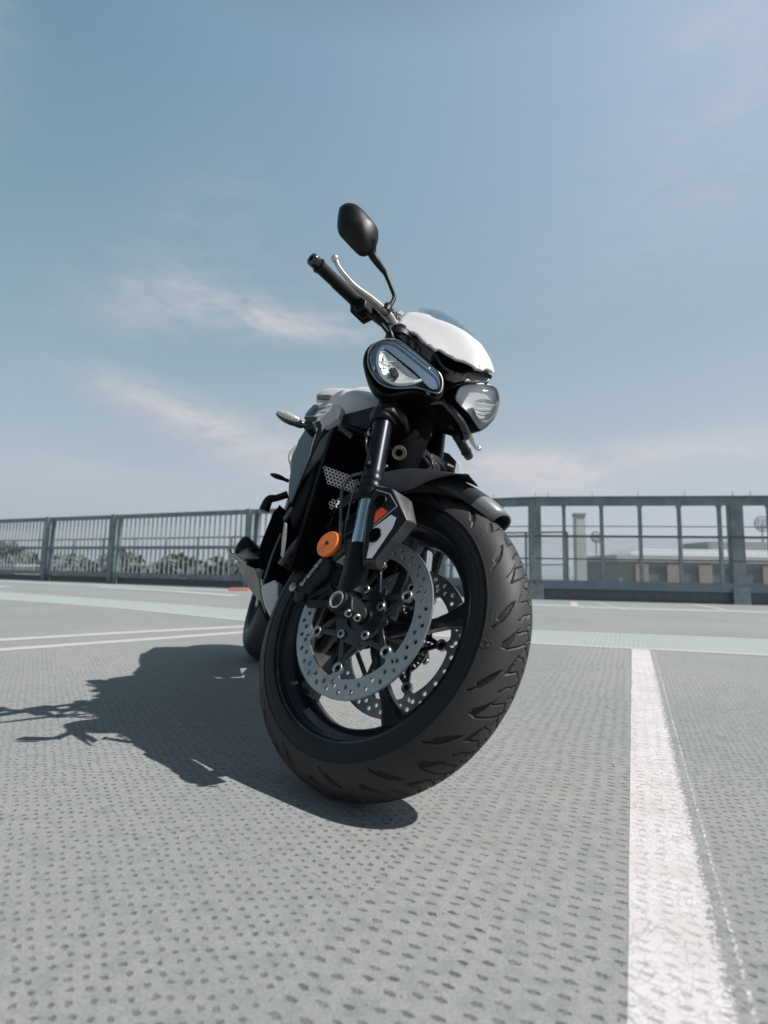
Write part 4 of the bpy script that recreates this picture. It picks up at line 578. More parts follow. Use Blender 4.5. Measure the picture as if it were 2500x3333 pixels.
# ---- front wheel
RT, WT, DT = .3003, .0593, .0711
NT, NP = 2000, 170
def tread_depth(T, Pp):
    "T degrees in one pitch, Pp degrees across; returns depth 0..1"
    dep = np.zeros_like(T)
    def inpoly(poly):
        x = T; y = Pp; ins = np.zeros(T.shape, bool); n = len(poly)
        for i in range(n):
            (x1, y1), (x2, y2) = poly[i], poly[(i+1) % n]
            if y1 == y2: continue
            c = ((y1 > y) != (y2 > y)) & (x < (x2-x1)*(y-y1)/(y2-y1)+x1); ins ^= c
        return ins
    def seg(P, wd):
        out = np.zeros(T.shape, bool)
        for (x1, y1), (x2, y2) in zip(P[:-1], P[1:]):
            ax = (T-x1)*5.2; ay = (Pp-y1)*1.12; bx = (x2-x1)*5.2; by = (y2-y1)*1.12   # mm
            t = np.clip((ax*bx+ay*by)/(bx*bx+by*by+1e-9), 0, 1); out |= np.hypot(ax-t*bx, ay-t*by) < wd
        return out
    A = [(.5, 33), (-.9, 35.5), (-4.5, 42.5), (-7.4, 50), (-8.6, 55), (-6.4, 57), (-3.2, 48), (-.8, 40)]
    Bp = [(-7.5, 21), (-8.7, 24), (-12.5, 30.5), (-16, 38), (-15.8, 45), (-13.8, 44), (-11.5, 35), (-8.8, 26)]
    Cp = [(-13.8, 12), (-15.2, 14.5), (-19, 17), (-22.4, 22), (-23.2, 28), (-21, 26), (-18, 20.5)]
    sh = lambda P, k: [(a+k, b) for a, b in P]
    for k in (-22.5, 0, 22.5, 45):
        for poly, d in ((A, 1.), (Bp, 1.), (Cp, .9)): dep = np.maximum(dep, inpoly(sh(poly, k))*d)
        for P in ([(-9.8, 25), (-8.0, 10), (-7.5, 4), (-10.8, -3)], [(-15.7, 37), (-13.0, 15), (-11.5, 4), (-15, -9)], [(-16.5, 14), (-16, 4.6), (-17.4, -5)], [(-22, 21.8), (-20.5, 9), (-22.4, -6)], [(-5.5, 24), (-3.5, 16), (-1.5, -2), (-4, -8)], [(-7.5, 53), (-10.5, 63)]):
            dep = np.maximum(dep, seg(sh(P, k), 1.25)*.85)
        dep = np.maximum(dep, (np.hypot((T+5.5-k)*5.2, (Pp-24)*1.12) < 2.3)*.9)
    return dep
def tyre(name, fr, c, R, W, Dp, bead, hw, parent, detail=True, nt_=NT, np_=NP):
    th = np.arange(nt_)*2*PI/nt_; ph = np.linspace(-96, 96, np_)
    TH, PHg = np.meshgrid(np.degrees(th), ph, indexing='ij')
    r = R-Dp+Dp*np.cos(np.radians(PHg)); y = W*np.sin(np.radians(PHg)); d = np.zeros_like(r)
    if detail:
        Tm = np.mod(TH-.5, 22.5); d = np.where(PHg > -9, tread_depth(Tm, PHg), 0)
        Tm2 = np.mod(TH-.5+11.25, 22.5); d = np.maximum(d, np.where(PHg < 9, tread_depth(Tm2, -PHg), 0))*.0032
        # fine moulded rings of the sidewall
        ap = abs(PHg); d = d+np.where((ap > 71.5) & (ap < 72.7), -.0011, 0)+np.where(ap > 72.7, .0008, 0)+np.where((ap > 84) & (ap < 85.5), .0007, 0)
        mould = ((ap > 58) & (ap < 66) & (np.mod(TH+8, 45) < 4.0)) & ((np.mod(ap, 2.7) < .9)); d = d+np.where(mould, -.0005, 0)
        ringm = np.abs(np.hypot((np.mod(TH-29.5+22.5, 45)-22.5)*4.6, (PHg-60.7)*1.15)-5.0) < .7; d = d+np.where(ringm, -.0007, 0)
        ringm = np.abs(np.hypot((np.mod(TH-344+180, 360)-180)*4.2, (PHg-67)*1.15)-5.5) < .7; d = d+np.where(ringm, -.0007, 0)
    nr = np.cos(np.radians(PHg)); ny = np.sin(np.radians(PHg)); r = r-d*nr; y = y-d*ny
    # close the carcass down to the bead
    r = np.hstack([np.full((nt_, 1), bead-.012), np.full((nt_, 1), bead), r, np.full((nt_, 1), bead), np.full((nt_, 1), bead-.012)]); y = np.hstack([np.full((nt_, 1), -hw+.003), np.full((nt_, 1), -hw), y, np.full((nt_, 1), hw), np.full((nt_, 1), hw-.003)])
    m_ = np_+4; t = th[:, None]
    X = np.stack([c[0]+r*np.cos(t), c[1]-y, c[2]+r*np.sin(t)], -1).reshape(-1, 3)
    O, Rm = FR[fr]; V = O+X@Rm-ROOT
    i, j = np.meshgrid(np.arange(nt_), np.arange(m_-1), indexing='ij'); i2 = (i+1) % nt_
    Fq = np.stack([i*m_+j, i*m_+j+1, i2*m_+j+1, i2*m_+j], -1).reshape(-1, 4).astype(np.int32)
    me = bpy.data.meshes.new(name); me.vertices.add(len(V)); me.vertices.foreach_set('co', V.ravel()); me.loops.add(Fq.size); me.loops.foreach_set('vertex_index', Fq.ravel())
    me.polygons.add(len(Fq)); me.polygons.foreach_set('loop_start', np.arange(0, Fq.size, 4, dtype=np.int32)); me.polygons.foreach_set('loop_total', np.full(len(Fq), 4, dtype=np.int32))
    me.update(calc_edges=True); me.polygons.foreach_set('use_smooth', np.ones(len(Fq), bool))
    phf = np.abs(np.hstack([[99, 99], ph, [99, 99]])); wr = np.clip((71.8-phf)/1.2, 0, 1)*np.clip(1.25-phf/140, .6, 1); W_ = np.tile(wr, nt_).astype(np.float32)
    if detail:
        dd = np.hstack([np.zeros((nt_, 2)), d, np.zeros((nt_, 2))]).ravel(); W_ = W_*np.where(dd > .0012, .03, 1).astype(np.float32)  # groove bottoms near black: shade of the cuts put into the colour
    at = me.attributes.new('wear', 'FLOAT', 'POINT'); at.data.foreach_set('value', W_.astype(np.float32))
    me.materials.append(tyreM); o = bpy.data.objects.new(name, me); col.objects.link(o); o.parent = parent; return o
def wheel_rim(fr, c, scale_w, hubhw, nsp, phase, hide=False, spoke=True):
    q = MB(fr); c = np.array(c, float); k = scale_w
    pr = [(.2263, .0507), (.2268, .0525), (.2225, .0540), (.2175, .0520), (.2150, .0470), (.2130, .0420), (.2040, .0350), (.1960, .0290), (.1900, .0180), (.1885, 0)]
    pr = [(a, b*k) for a, b in pr]; full = pr+[(a, -b) for a, b in pr[::-1][1:]]+[(.2240, -.0500*k), (.2100, -.0400*k), (.2000, 0), (.2100, .0400*k), (.2240, .0500*k)]
    full.append(full[0]); q.lathe(full, c, Yv, 128)
    q.lathe([(.012, hubhw), (.030, hubhw), (.034, hubhw-.012), (.028, hubhw*.5), (.030, 0), (.028, -hubhw*.5), (.034, -hubhw+.012), (.030, -hubhw), (.012, -hubhw)], c, Yv, 32, cap=True)
    for i in range(nsp):
        a1 = phase+i*2*PI/nsp
        for br in ((-1, 1) if spoke == 2 else (0,)):
            rs = []
            for t in np.linspace(0, 1, 9):
                rad = .026+(.193-.026)*t; a = a1-R_(17)*(1-t)**1.3+br*R_(9)*t; wd = .016-.007*math.sin(PI*min(1, t*1.15))+.010*max(0, t-.75)*4*.9; hy = (.020-.009*t+.010*max(0, t-.8)*5)*1.0
                er = np.array([math.cos(a), 0, math.sin(a)]); et = np.array([-math.sin(a), 0, math.cos(a)]); p = c+er*rad
                rs.append(np.array([p+et*wd*x+Yv*hy*y for x, y in ((-1, -.55), (-.55, -1), (.55, -1), (1, -.55), (1, .55), (.55, 1), (-.55, 1), (-1, .55))]))
            q.rings(rs)
    return q
wq = wheel_rim('S', (0, 0, 0), 1., .062, 5, R_(2), spoke=1)
# airbox of valve stem
wheel = wq.build('wheel', wheelm, bike, bevel=0, angle=32)
tyre('tyre', 'S', (0, 0, 0), RT, WT, DT, .2255, .0500, wheel)
def ngon_holes(mb, outer, holes, ctr, y0, th, mi=0):
    "flat plate in the local XZ plane with holes"
    vs = []; es = []
    for loop in [outer]+holes:
        o = len(vs); vs += [Vector(p) for p in loop]; es += [(o+i, o+(i+1) % len(loop)) for i in range(len(loop))]
    V, E, F_, *_ = delaunay_2d_cdt(vs, es, [], 0, 1e-7)
    def inside(p, L):
        c = False; x, y = p; n = len(L)
        for i in range(n):
            x1, y1 = L[i]; x2, y2 = L[(i+1) % n]
            if (y1 > y) != (y2 > y) and x < (x2-x1)*(y-y1)/(y2-y1)+x1: c = not c
        return c
    hb = [(min(p[0] for p in h), max(p[0] for p in h), min(p[1] for p in h), max(p[1] for p in h)) for h in holes]
    keep = []
    for f in F_:
        cx = sum(V[i][0] for i in f)/len(f); cy = sum(V[i][1] for i in f)/len(f)
        if not inside((cx, cy), outer): continue
        if any(b[0] <= cx <= b[1] and b[2] <= cy <= b[3] and inside((cx, cy), h) for h, b in zip(holes, hb)): continue
        keep.append(f)
    n = len(V); P = [(ctr[0]+v[0], ctr[1]+y0, ctr[2]+v[1]) for v in V]+[(ctr[0]+v[0], ctr[1]+y0+th, ctr[2]+v[1]) for v in V]
    fs = [tuple(f) for f in keep]+[tuple(i+n for i in f[::-1]) for f in keep]
    cnt = {}
    for f in keep:
        for a, b in zip(f, f[1:]+f[:1]) if isinstance(f, list) else zip(f, list(f[1:])+[f[0]]):
            cnt[(a, b)] = 1
    fs += [(a, b, b+n, a+n) for (a, b) in cnt if (b, a) not in cnt]
    mb.add(P, fs, mi)
def circ2(cx, cy, r, n=12, sx=1., sy=1., rot=0.):
    o = []
    for i in range(n):
        a = 2*PI*i/n; x = r*sx*math.cos(a); y = r*sy*math.sin(a); o.append((cx+x*math.cos(rot)-y*math.sin(rot), cy+x*math.sin(rot)+y*math.cos(rot)))
    return o
def setrad(o, fr, c):
    me = o.data; V = np.array([v.co[:] for v in me.vertices])+ROOT; O, Rm = FR[fr]; Lc = (V-O)@Rm.T-np.array(c); at = me.attributes.new('rad', 'FLOAT', 'POINT'); at.data.foreach_set('value', np.hypot(Lc[:, 0], Lc[:, 2]).astype(np.float32))
def brake(fr, side, ph0, wheel, ro=.155, ri=.120, c=(0, 0, 0), tone=False):
    y = .0646*side*-1   # side=+1: the bike's right
    outer = []; inner = []
    for i in range(180): a = 2*PI*i/180; outer.append((ro*math.cos(a), ro*math.sin(a)))
    for i in range(180):
        a = 2*PI*i/180; dd = min(abs((math.degrees(a)-ph0-60*k+180) % 360-180) for k in range(6)); rr = ri-(ri-.105)*max(0, 1-dd/5.2)**.6 if dd < 5.2 else ri; inner.append((rr*math.cos(a), rr*math.sin(a)))
    holes = [inner]
    for i in range(60):
        a = R_(ph0+3+6*i); r = .1425 if i % 2 else .1325; holes.append(circ2(r*math.cos(a), r*math.sin(a), .0045, 12))
    for k in range(6): a = R_(ph0+60*k); holes.append(circ2(.1265*math.cos(a), .1265*math.sin(a), .0055, 12, 1., .5, a))
    q = MB(fr); ngon_holes(q, outer, holes, c, y-.0025, .005); o = q.build('brake_disc', discM, wheel, angle=30, bevel=0); setrad(o, fr, c)
    q = MB(fr)
    for k in range(6):
        a = R_(ph0+60*k); p = (c[0]+.1035*math.cos(a), c[1]+y, c[2]+.1035*math.sin(a))
        q = MB(fr); q.lathe([(.0060, .0030), (.0064, .0042), (.0078, .0042), (.0082, .0050), (.0104, .0050), (.0112, .0040), (.0112, -.0040), (.0104, -.0050), (.0082, -.0050), (.0060, -.0030)], p, Yv, 24, cap=False); q.lathe([(.0064, .0026), (.0064, -.0026)], p, Yv, 16, cap=True, mi=1); q.build('disc_button', [steel, deep], wheel, angle=25)
    q = MB(fr)   # black carrier: crossing arms from the hub to the buttons
    for k in range(6):
        a = R_(ph0+60*k); b0 = c+np.array([.098*math.cos(a), y, .098*math.sin(a)])
        for s_ in (-1, 1):
            a2 = a+s_*R_(34); q.beam(c+np.array([.044*math.cos(a2), y+.001, .044*math.sin(a2)]), b0, .009, .0055, up=(0, 1, 0))
        q.lathe([(.004, .003), (.011, .003), (.011, -.003), (.004, -.003)], b0+np.array([.004*math.cos(a), 0, .004*math.sin(a)]), Yv, 14)
        a2 = a+R_(30); q.beam(c+np.array([.05*math.cos(a2-.35), y, .05*math.sin(a2-.35)]), c+np.array([.068*math.cos(a2), y, .068*math.sin(a2)]), .008, .005, up=(0, 1, 0)); 
    q.lathe([(.030, .004), (.056, .004), (.056, -.003), (.030, -.003)], c+np.array([0, y, 0]), Yv, 48)
    q.build('disc_carrier', wheelm, wheel, bevel=.0006)
    q = MB(fr)
    for k in range(5):
        a = R_(10+72*k); p = c+np.array([.049*math.cos(a), y-.004*side, .049*math.sin(a)]); q = MB(fr); q.lathe([(.0085, 0), (.0088, .0028), (.0080, .0040), (.0040, .0040), (.0040, .0012)], p, -Yv*side, 20); q.lathe([(.0040, .0014), (.0001, .0014)], p, -Yv*side, 6, mi=1); q.build('hub_bolt', [steel, deep], wheel, angle=25)
    if tone:
        hs_ = []
        for k in range(48): a = R_(7.5*k); hs_.append(circ2(.0675*math.cos(a), .0675*math.sin(a), .0045, 8, 1., .42, a))
        q = MB(fr); ngon_holes(q, circ2(0, 0, .0745, 96), [circ2(0, 0, .0605, 60)]+hs_, c, y+.006-.001, .002); q.build('sensor_ring', steel, wheel, angle=30)
C0 = np.zeros(3)
brake('S', 1, 13, wheel, c=C0); brake('S', -1, 49, wheel, c=C0, tone=True)
MB('S').lathe([(.013, -.128), (.013, .128)], (0, 0, 0), Yv, 24, cap=True).lathe([(.016, .066), (.018, .075), (.018, .085), (.015, .09)], (0, 0, 0), Yv, 24).lathe([(.016, -.066), (.018, -.075), (.018, -.085), (.015, -.09)], (0, 0, 0), Yv, 24).build('axle', steel, wheel)
MB('S').tube([(.197*math.cos(R_(222)), .02, .197*math.sin(R_(222))), (.19*math.cos(R_(222)), -.005, .19*math.sin(R_(222))), (.185*math.cos(R_(222)), -.035, .18*math.sin(R_(222)))], .0035, 8, smooth=4).build('valve', rubber, wheel)

# ---- forks
fx = .0086
for s_ in (-1, 1):
    y = .1105*s_
    q = MB('S').lathe([(.0215, .020), (.0235, .045), (.0245, .10), (.0240, .116), (.0225, .120), (.020, .120)], (fx, y, 0), (0, 0, 1), 36)
    q.tube([(fx*.8, y, .06), (fx*.4, y*1.01, .03), (0, y*.93, 0)], [.0225, .0225, .0215], 24, smooth=4)
    q.lathe([(.0190, -.016), (.0215, -.012), (.0225, .010), (.0220, .022), (.0205, .027), (.0155, .027), (.0145, .022)], (0, y, 0), (0, s_, 0), 36)
    q.prism([(.002, y-.018*s_, -.022), (.026, y-.018*s_, -.030), (.036, y-.018*s_, -.024), (.031, y-.018*s_, .002), (.018, y-.018*s_, .018)], (0, .040*s_, 0))
    leg = q.build('fork_foot', cast, bike, bevel=.0025, angle=50)
    MB('S').lathe([(.0135, .0225), (.0001, .0190)], (0, y, 0), (0, s_, 0), 6).lathe([(.0160, .0272), (.0150, .0280), (.0132, .0272), (.0120, .0215)], (0, y, 0), (0, s_, 0), 36, mi=1).build('axle_socket', [gloss, alu], leg)
    for zx in ((.0385, -.012, .006), (.0385, .010, -.016)):
        pass
    for t_ in (-.3, .75):
        p = np.array([.0290+.010*t_, y+s_*(.015-.012*t_), -.0262-.004*t_]); nn = unit((.62, .42*s_, -.66))
        MB('S').lathe([(.0068, 0), (.0072, .003), (.006, .0045), (.0036, .0045), (.0034, .001)], p, nn, 20).lathe([(.0035, .0012), (.0001, .0012)], p, nn, 6, mi=1).build('pinch_bolt', [steel, deep], leg)
    MB('S').lathe([(.0195, .112), (.0195, .245)], (fx, y, 0), (0, 0, 1), 40, cap=True).build('stanchion', chrome, leg)
    up = MB('S').lathe([(.0198, .222), (.0230, .222), (.0252, .227), (.0254, .243), (.0240, .246), (.0250, .248), (.0252, .262), (.0238, .264), (.0246, .266), (.0244, .282), (.0228, .285), (.0224, .30), (.0226, .42), (.0226, .47), (.0215, .52), (.0215, .755), (.018, .76)], (fx, y, 0), (0, 0, 1), 40, cap=True)
    up.build('fork_tube', anod, bike)
# lower clamp casting and steering stem
q = MB('S')
for s_ in (-1, 1): 
    q.lathe([(.0235, .432), (.0295, .434), (.0315, .450), (.0295, .467), (.0235, .470)], (fx, .1105*s_, 0), (0, 0, 1), 36)
    q.prism([(.040, .045*s_, .436), (.052, .085*s_, .440), (.044, .125*s_, .444), (.020, .143*s_, .446), (-.01, .118*s_, .446), (-.035, .05*s_, .436)], (0, 0, .024))
q.prism([(.040, -.05, .418), (.046, 0, .410), (.040, .05, .418), (-.05, .045, .418), (-.075, 0, .418), (-.05, -.045, .418)], (0, 0, .038))
clamp = q.build('fork_clamp', cast, bike, bevel=.004, angle=50)
q = MB('S')
for s_ in (-1, 1): 
    q.lathe([(.0268, .705), (.0345, .707), (.0345, .727), (.0268, .730)], (fx, .1105*s_, 0), (0, 0, 1), 32); q.prism([(.03, .04*s_, .706), (.03, .12*s_, .706), (-.01, .13*s_, .706), (-.05, .04*s_, .706)], (0, 0, .02))
q.box((-.01, 0, .716), .04, .05, .012)
q.build('upper_clamp', cast, bike, bevel=.003)
for p in DATA['bolts'][1][:2]: MB('S').lathe([(.009, -.01), (.009, .001), (.007, .0035), (.0045, .0035), (.004, -.002)], p, unit((.8, -.5, -.3)), 18).build('clamp_bolt', gloss, clamp)
for p in DATA['bolts'][1][2:]: MB('S').lathe([(.0055, -.004), (.006, .002), (.0045, .0035), (.0025, .0035), (.0022, .0)], p, unit((.8, -.5, -.3)), 16).build('clamp_bolt', steel, clamp)
MB('S').lathe([(.026, .40), (.028, .42), (.026, .47), (.026, .68), (.024, .72)], (-.035, 0, 0), (0, 0, 1), 28, cap=True).build('steering_head', deep, bike)
# ---- mudguard
def fender():
    q = MB('S'); a0, a1 = R_(36), R_(150); rs = []; sec = [(-.072, -.034), (-.071, -.018), (-.066, -.004), (-.052, .006), (-.034, .012), (-.014, .0155), (0, .0165), (.014, .0155), (.034, .012), (.052, .006), (.066, -.004), (.071, -.018), (.072, -.034)]
    for t in np.linspace(0, 1, 40):
        a = a0+(a1-a0)*t; k = min(1, .30+(t/.22)**.7*.70) if t < .22 else 1.
        dr = .003*math.sin(t*PI); base = .316+.004*t
        rs.append(np.array([((base+dr+h*(.45+.55*k))*math.cos(a), y*k, (base+dr+h*(.45+.55*k))*math.sin(a)) for y, h in sec]))
    q.rings(rs, closed=False, cap=False); 
    nfac = len(q.f); n1_ = len(sec)-1
    q.m = [0 if (i % n1_) < 6 and (i//n1_) > 2 else 1 for i in range(nfac)]
    return q
fm = fender().build('mudguard', [mat('dark_graphite_plastic', (.035, .036, .039), .38, metal=.4, noise=.2, nscale=35), mat('silver_paint', (.17, .17, .175), .42, metal=.3, coat=.2)], bike, solid=.003, angle=60)
# fork guard with its stickers
def guard():
    _, I, _n = D('guard_in'); _, O_, _n = D('guard_out'); q = MB('S'); n = len(I)
    Bk = O_+np.array([0, .009, 0]); q.rings([I, O_, Bk], closed=True, cap=True); return q
gd = guard().build('fork_guard', silver, fm, bevel=.0022, angle=25)
_, P_, _n = D('guard_in'); MB('S').prism(P_.mean(0)+(P_-P_.mean(0))*.985+np.array([0, -.0006, 0]), (0, .001, 0)).build('guard_panel', black, fm)
for k, nm, m in (('decal_red', 'red_sticker', red), ('decal_white', 'white_sticker', wstick)):
    _, P_, _n = D(k); MB('S').prism(P_-Yv*.0004, (0, .0006, 0)).build(nm, m, gd, smooth=False)
_, P_, _n = D('pin'); q = MB('S')
for a, b in zip(P_[:-1], P_[1:]): q.beam(a, b, .0016, .0008, up=(0, 1, 0))
q.build('pinstripe', gstick, gd, smooth=False)
for p in DATA['holes'][1]: MB('S').lathe([(.0205*.66, .0022), (.0225*.66, .0026), (.0235*.66, .0010)], (p[0], p[1], p[2]), (0, -1, 0), 32).lathe([(.0136, .0022), (.0132, .0012), (.0001, .0010)], (p[0], p[1], p[2]), (0, -1, 0), 28, mi=1).build('guard_boss', [black, deep], gd)
# flank that joins the guard to the mudguard
q = MB('S'); rs = []
for a_ in np.linspace(89, 50, 30):
    k = min(1, max(0, (a_-47)/24)); k = k*k*(3-2*k); e_ = min(1, (a_-50)/14+.0)**.8; ca, sa = math.cos(R_(a_)), math.sin(R_(a_))
    yo = -.0735-.046*k; rl = .305-.068*k; top = .3345
    prof = [(top+.001, -.022-.01*(1-e_)), (top-.0005, -.040), (top-.0045-.006*k, -.058-.012*k), (top-.020-.014*k, yo+.010), (rl+.012, yo), (rl, yo+.002)]
    prof = [(top-.002+(r-top+.002)*e_, y) for r, y in prof]
    rs.append(np.array([(r*ca, y, r*sa) for r, y in prof]))
q.rings(rs, closed=False, cap=False); q.build('mudguard_flank', MT['dark_graphite_plastic'], fm, solid=.0035, subsurf=1, angle=50)
# ---- caliper, bracket, reflector, hose
for s_ in (-1, 1):
    _, P_, _n = D('caliper'); P2 = P_*np.array([1, -s_, 1]); P2[:, 1] = .109*s_
    cal = MB('S').prism(P2, (0, -.075*s_, 0), taper=.93).build('brake_caliper', black, bike, bevel=.005, angle=50)
    _, P_, _n = D('bracket'); P2 = P_.copy(); P2[:, 1] = .103*s_; MB('S').prism(P2, (0, -.016*s_, 0)).build('caliper_bracket', black, cal, bevel=.002)
    q = MB('S').lathe([(.009, 0), (.0092, .004), (.006, .007), (.0001, .0075)], (-.150, .108*s_, .058), (0, s_, 0), 20); q.build('bleed_bolt', steel, cal)
    for k in (0, 1): MB('S').lathe([(.0145, 0), (.0140, .004), (.006, .0055), (.0001, .0055)], (-.128+.052*k, .104*s_, .036+.052*k), (0, s_, 0), 24).build('piston_cap', cast, cal)
t0 = np.array(DATA['cal_text'][1]); ux = t0[1]-t0[0]; uy = t0[2]-t0[0]
text3d('caliper_lettering', 'brembo', 'S', t0[0]+np.array([0, -.001, 0]), ux, uy-ux*(uy@ux)/(ux@ux), .0135, wstick, cal if False else [o for o in bpy.data.objects if o.name == 'brake_caliper'][0], depth=.0006)
ctr = np.array([-.0565, -.130, .128])
rf = MB('S').lathe([(.0255, -.006), (.0275, -.003), (.0275, .003), (.0255, .0052)], ctr, (0, -1, 0), 40).lathe([(.0255, .0052), (.0001, .0055)], ctr, (0, -1, 0), 40).lathe([(.0255, -.006), (.0001, -.006)], ctr, (0, -1, 0), 40).build('reflector', orangeM, bike)
MB('S').lathe([(.0045, .005), (.0045, .0075), (.003, .0085), (.0001, .0085)], ctr, (0, -1, 0), 16).build('reflector_bolt', gloss, rf)
MB('S').tube([ctr+np.array([0, .006, 0]), (-.045, -.112, .118)], .006, 8).build('reflector_stay', black, rf)
_, P_, _n = D('hose'); hp = np.vstack([[(.02, -.085, .33)], P_, [(-.055, -.105, .120)]])
hs1 = MB('S').tube(hp, .0038, 10, smooth=6).build('brake_hose', hosem, bike); MB('S').tube([hp[-2], hp[-2]*.6+hp[-1]*.4, hp[-1]], .0056, 10).build('hose_fitting', steel, hs1)
MB('S').tube([(.0, .10, .33), (-.04, .12, .27), (-.06, .12, .16), (-.07, .11, .11)], .0038, 8, smooth=5).build('brake_hose', hosem, bike)

# ---- headlights
def light(pre, lift=.0, flip=1):
    fr, P, n = D(pre+'light'); P = rsp(P, 64)
    hd = MB(fr); c = P.mean(0)
    hd.rings([c+(P-c)*.88-n*.014, c+(P-c)*.91+n*.002, c+(P-c)*.955+n*.004, P, P-n*.007, c+(P-c)*.90-n*.034, c+(P-c)*.6-n*.065], cap=True); h_ = hd.build('headlight', black, bike, angle=45)
    _, Pl, _n = D(pre+'lens'); Pl = rsp(Pl, 64)
    MB(fr).tube(np.vstack([Pl+n*.005, Pl[:1]+n*.005]), .0016, 6, cap=False).build('lens_rim', greyp, h_)
    MB(fr).dome(Pl+n*.005, n, .026 if pre == 'r' else .034, rings=12, power=.6, exp=2.4).build('lens', lensm, h_, angle=80)
    return fr, n, h_, Pl
fr, n, hr, Pl = light('r')
cl = Pl.mean(0)
MB('S').dome(cl+(Pl-cl)*.97+n*.000, n, -.013, rings=10, power=.45).build('lamp_bowl', mat('blue_black_bowl', (.09, .14, .20), .2, metal=.75), hr)
_, P_, _n = D('rbowl'); P_ = rsp(P_, 40); MB('S').prism(P_+n*.0045, -n*.002).build('lamp_visor', bowlm, hr)
_, P_, _n = D('rrefl'); P_ = rsp(P_, 44); MB('S').dome(P_+n*.0050, n, -.007, depth=.006, rings=5, power=.8).build('lamp_reflector', reflm, hr, angle=12)
_, P_, _n = D('rdrl'); MB('S').tube(P_+n*.0065, .0034, 8, smooth=6).build('light_guide', drlm, hr)
_, P_, _n = D('rled'); ld = MB('S').prism(P_-n*.002, n*.006).build('lamp_chip', black, hr, bevel=.001); q = MB('S'); c_ = P_.mean(0)
for k in range(6): q.box(c_+(P_[k % len(P_)]-c_)*.45+n*.0125, .0012, .0012, .0008)
q.build('lamp_diode', reflm, hr)
q = MB('S'); _, P_, _n = D('rrefl'); P_ = P_+n*.0045; lp = lambda a, b, t: P_[a]*(1-t)+P_[b]*t
for a, b in ((lp(13, 1, .15), lp(13, 1, .85)), (lp(12, 2, .08), lp(12, 2, .75)), (lp(11, 2, .08), lp(11, 2, .5)), (lp(10, 3, .05), lp(10, 3, .3)), (lp(1, 10, .15), lp(1, 10, .85)), (lp(1, 9, .2), lp(1, 9, .9)), (lp(9, 3, .06), lp(9, 3, .28)), (lp(12, 9, .15), lp(12, 9, .85))): q.beam(a, b, .0011, .0016, up=n)
q.build('reflector_facet', drlm, hr)
q = MB('S')
for k in range(5): a = lp(1, 3, .12+.18*k); q.prism([a+n*.0005+(P_[2]-P_[8])*.00, a+(P_[3]-P_[2])*.10, a+(P_[3]-P_[2])*.08-(P_[8]-P_[2])*.05, a-(P_[8]-P_[2])*.045], n*.001)
q.build('visor_scallop', deep, hr, smooth=False)
fr, n, hl, Pl = light('l'); cl = Pl.mean(0)
MB('S').dome(cl+(Pl-cl)*.97+n*.003, n, -.010, rings=8).build('lamp_bowl', mat('silver_bowl', (.62, .64, .67), .3, metal=.25), hl)
_, P_, _n = D('lrefl'); P_ = rsp(P_, 36); MB('S').dome(P_+n*.0095, n, -.006, rings=6).build('lamp_reflector', reflm, hl, angle=20)
_, P_, _n = D('ldrl'); MB('S').tube(P_+n*.016, .0032, 8, smooth=6).build('light_guide', drlm, hl)
q = MB('S'); _, P_, _n = D('lrefl')
for k in range(4): q.beam(P_[0]*(1-.3*k)+P_[-2]*.3*k+n*.013, P_[4]*(1-.25*k)+P_[6]*.25*k+n*.013, .0012, .0014, up=n)
q.build('reflector_facet', drlm, hl)
# ---- black mask, lip, fly screen
mk = MB('S'); _, P_, n_ = D('mask_up'); mk.prism(P_-n_*.012, -n_*.05, taper=.9); _, P_, n_ = D('mask_low'); mk.prism(P_, -n_*.035, taper=.92)
mk.box((.02, 0, .63), .045, .055, .10); mk.box((.080, -.035, .650), .042, .040, .036, [unit((1, 0, -.35)), (0, 1, 0), unit((.35, 0, 1))]); mk.sphere((.135, -.015, .662), (.035, .045, .030), 10); mk.sphere((-.01, -.035, .815), (.045, .050, .040), 10); mask = mk.build('headlight_mask', deep, bike, bevel=.004)
_, P_, n_ = D('mask_low'); MB('S').tube(np.array(P_[2:8])-np.array([.004, 0, .006]), [.006, .009, .011, .013, .014, .010], 12, smooth=5).build('mask_edge', gloss, mask)
_, P_, n_ = D('lip'); q = MB('S'); P_ = smoothpath(P_, 5); up_ = unit((.45, -.2, .87)); rs = [np.array([p, p+up_*.006, p+up_*.006+np.array([-.02, .012, .002]), p+np.array([-.02, .012, -.003])]) for p in P_]; q.rings(rs)
q.build('mask_lip', greyp if False else gloss, mask, bevel=.001)
panel('lip_tab', 'lip_tab', greyp, mask, .006, bevel=.001)
SZ = [.50, .56, .608, .635, .663, .708, .747, .769, .794, .835, .874, .913, .952, 1.0]; SX_ = [.2175, .219, .218, .214, .206, .189, .171, .157, .139, .106, .073, .038, .002, -.045]
xs = lambda y, z: float(np.interp(z, SZ, SX_))-(8+18*max(0, z-.6))*y*y
rh = [(0, .700), (-.026, .716), (-.030, .725), (-.037, .740), (-.048, .762), (-.054, .789), (-.061, .814), (-.059, .834), (-.054, .852), (-.051, .866), (-.055, .874), (-.060, .879), (-.067, .882), (-.074, .881), (-.085, .866), (-.097, .836), (-.104, .816), (-.113, .787), (-.118, .751), (-.117, .735), (-.113, .703), (-.114, .678), (-.114, .665), (-.108, .630), (-.106, .623), (-.101, .628), (-.094, .612), (-.081, .595), (-.071, .591), (-.058, .583), (-.055, .579), (-.051, .574), (-.034, .578), (-.026, .592), (-.021, .595), (0, .602)]
lh = [(.02, .628), (.05, .668), (.08, .712), (.098, .742), (.104, .768), (.090, .785), (.060, .762), (.030, .725)]
outl0 = rh+lh; outl = []
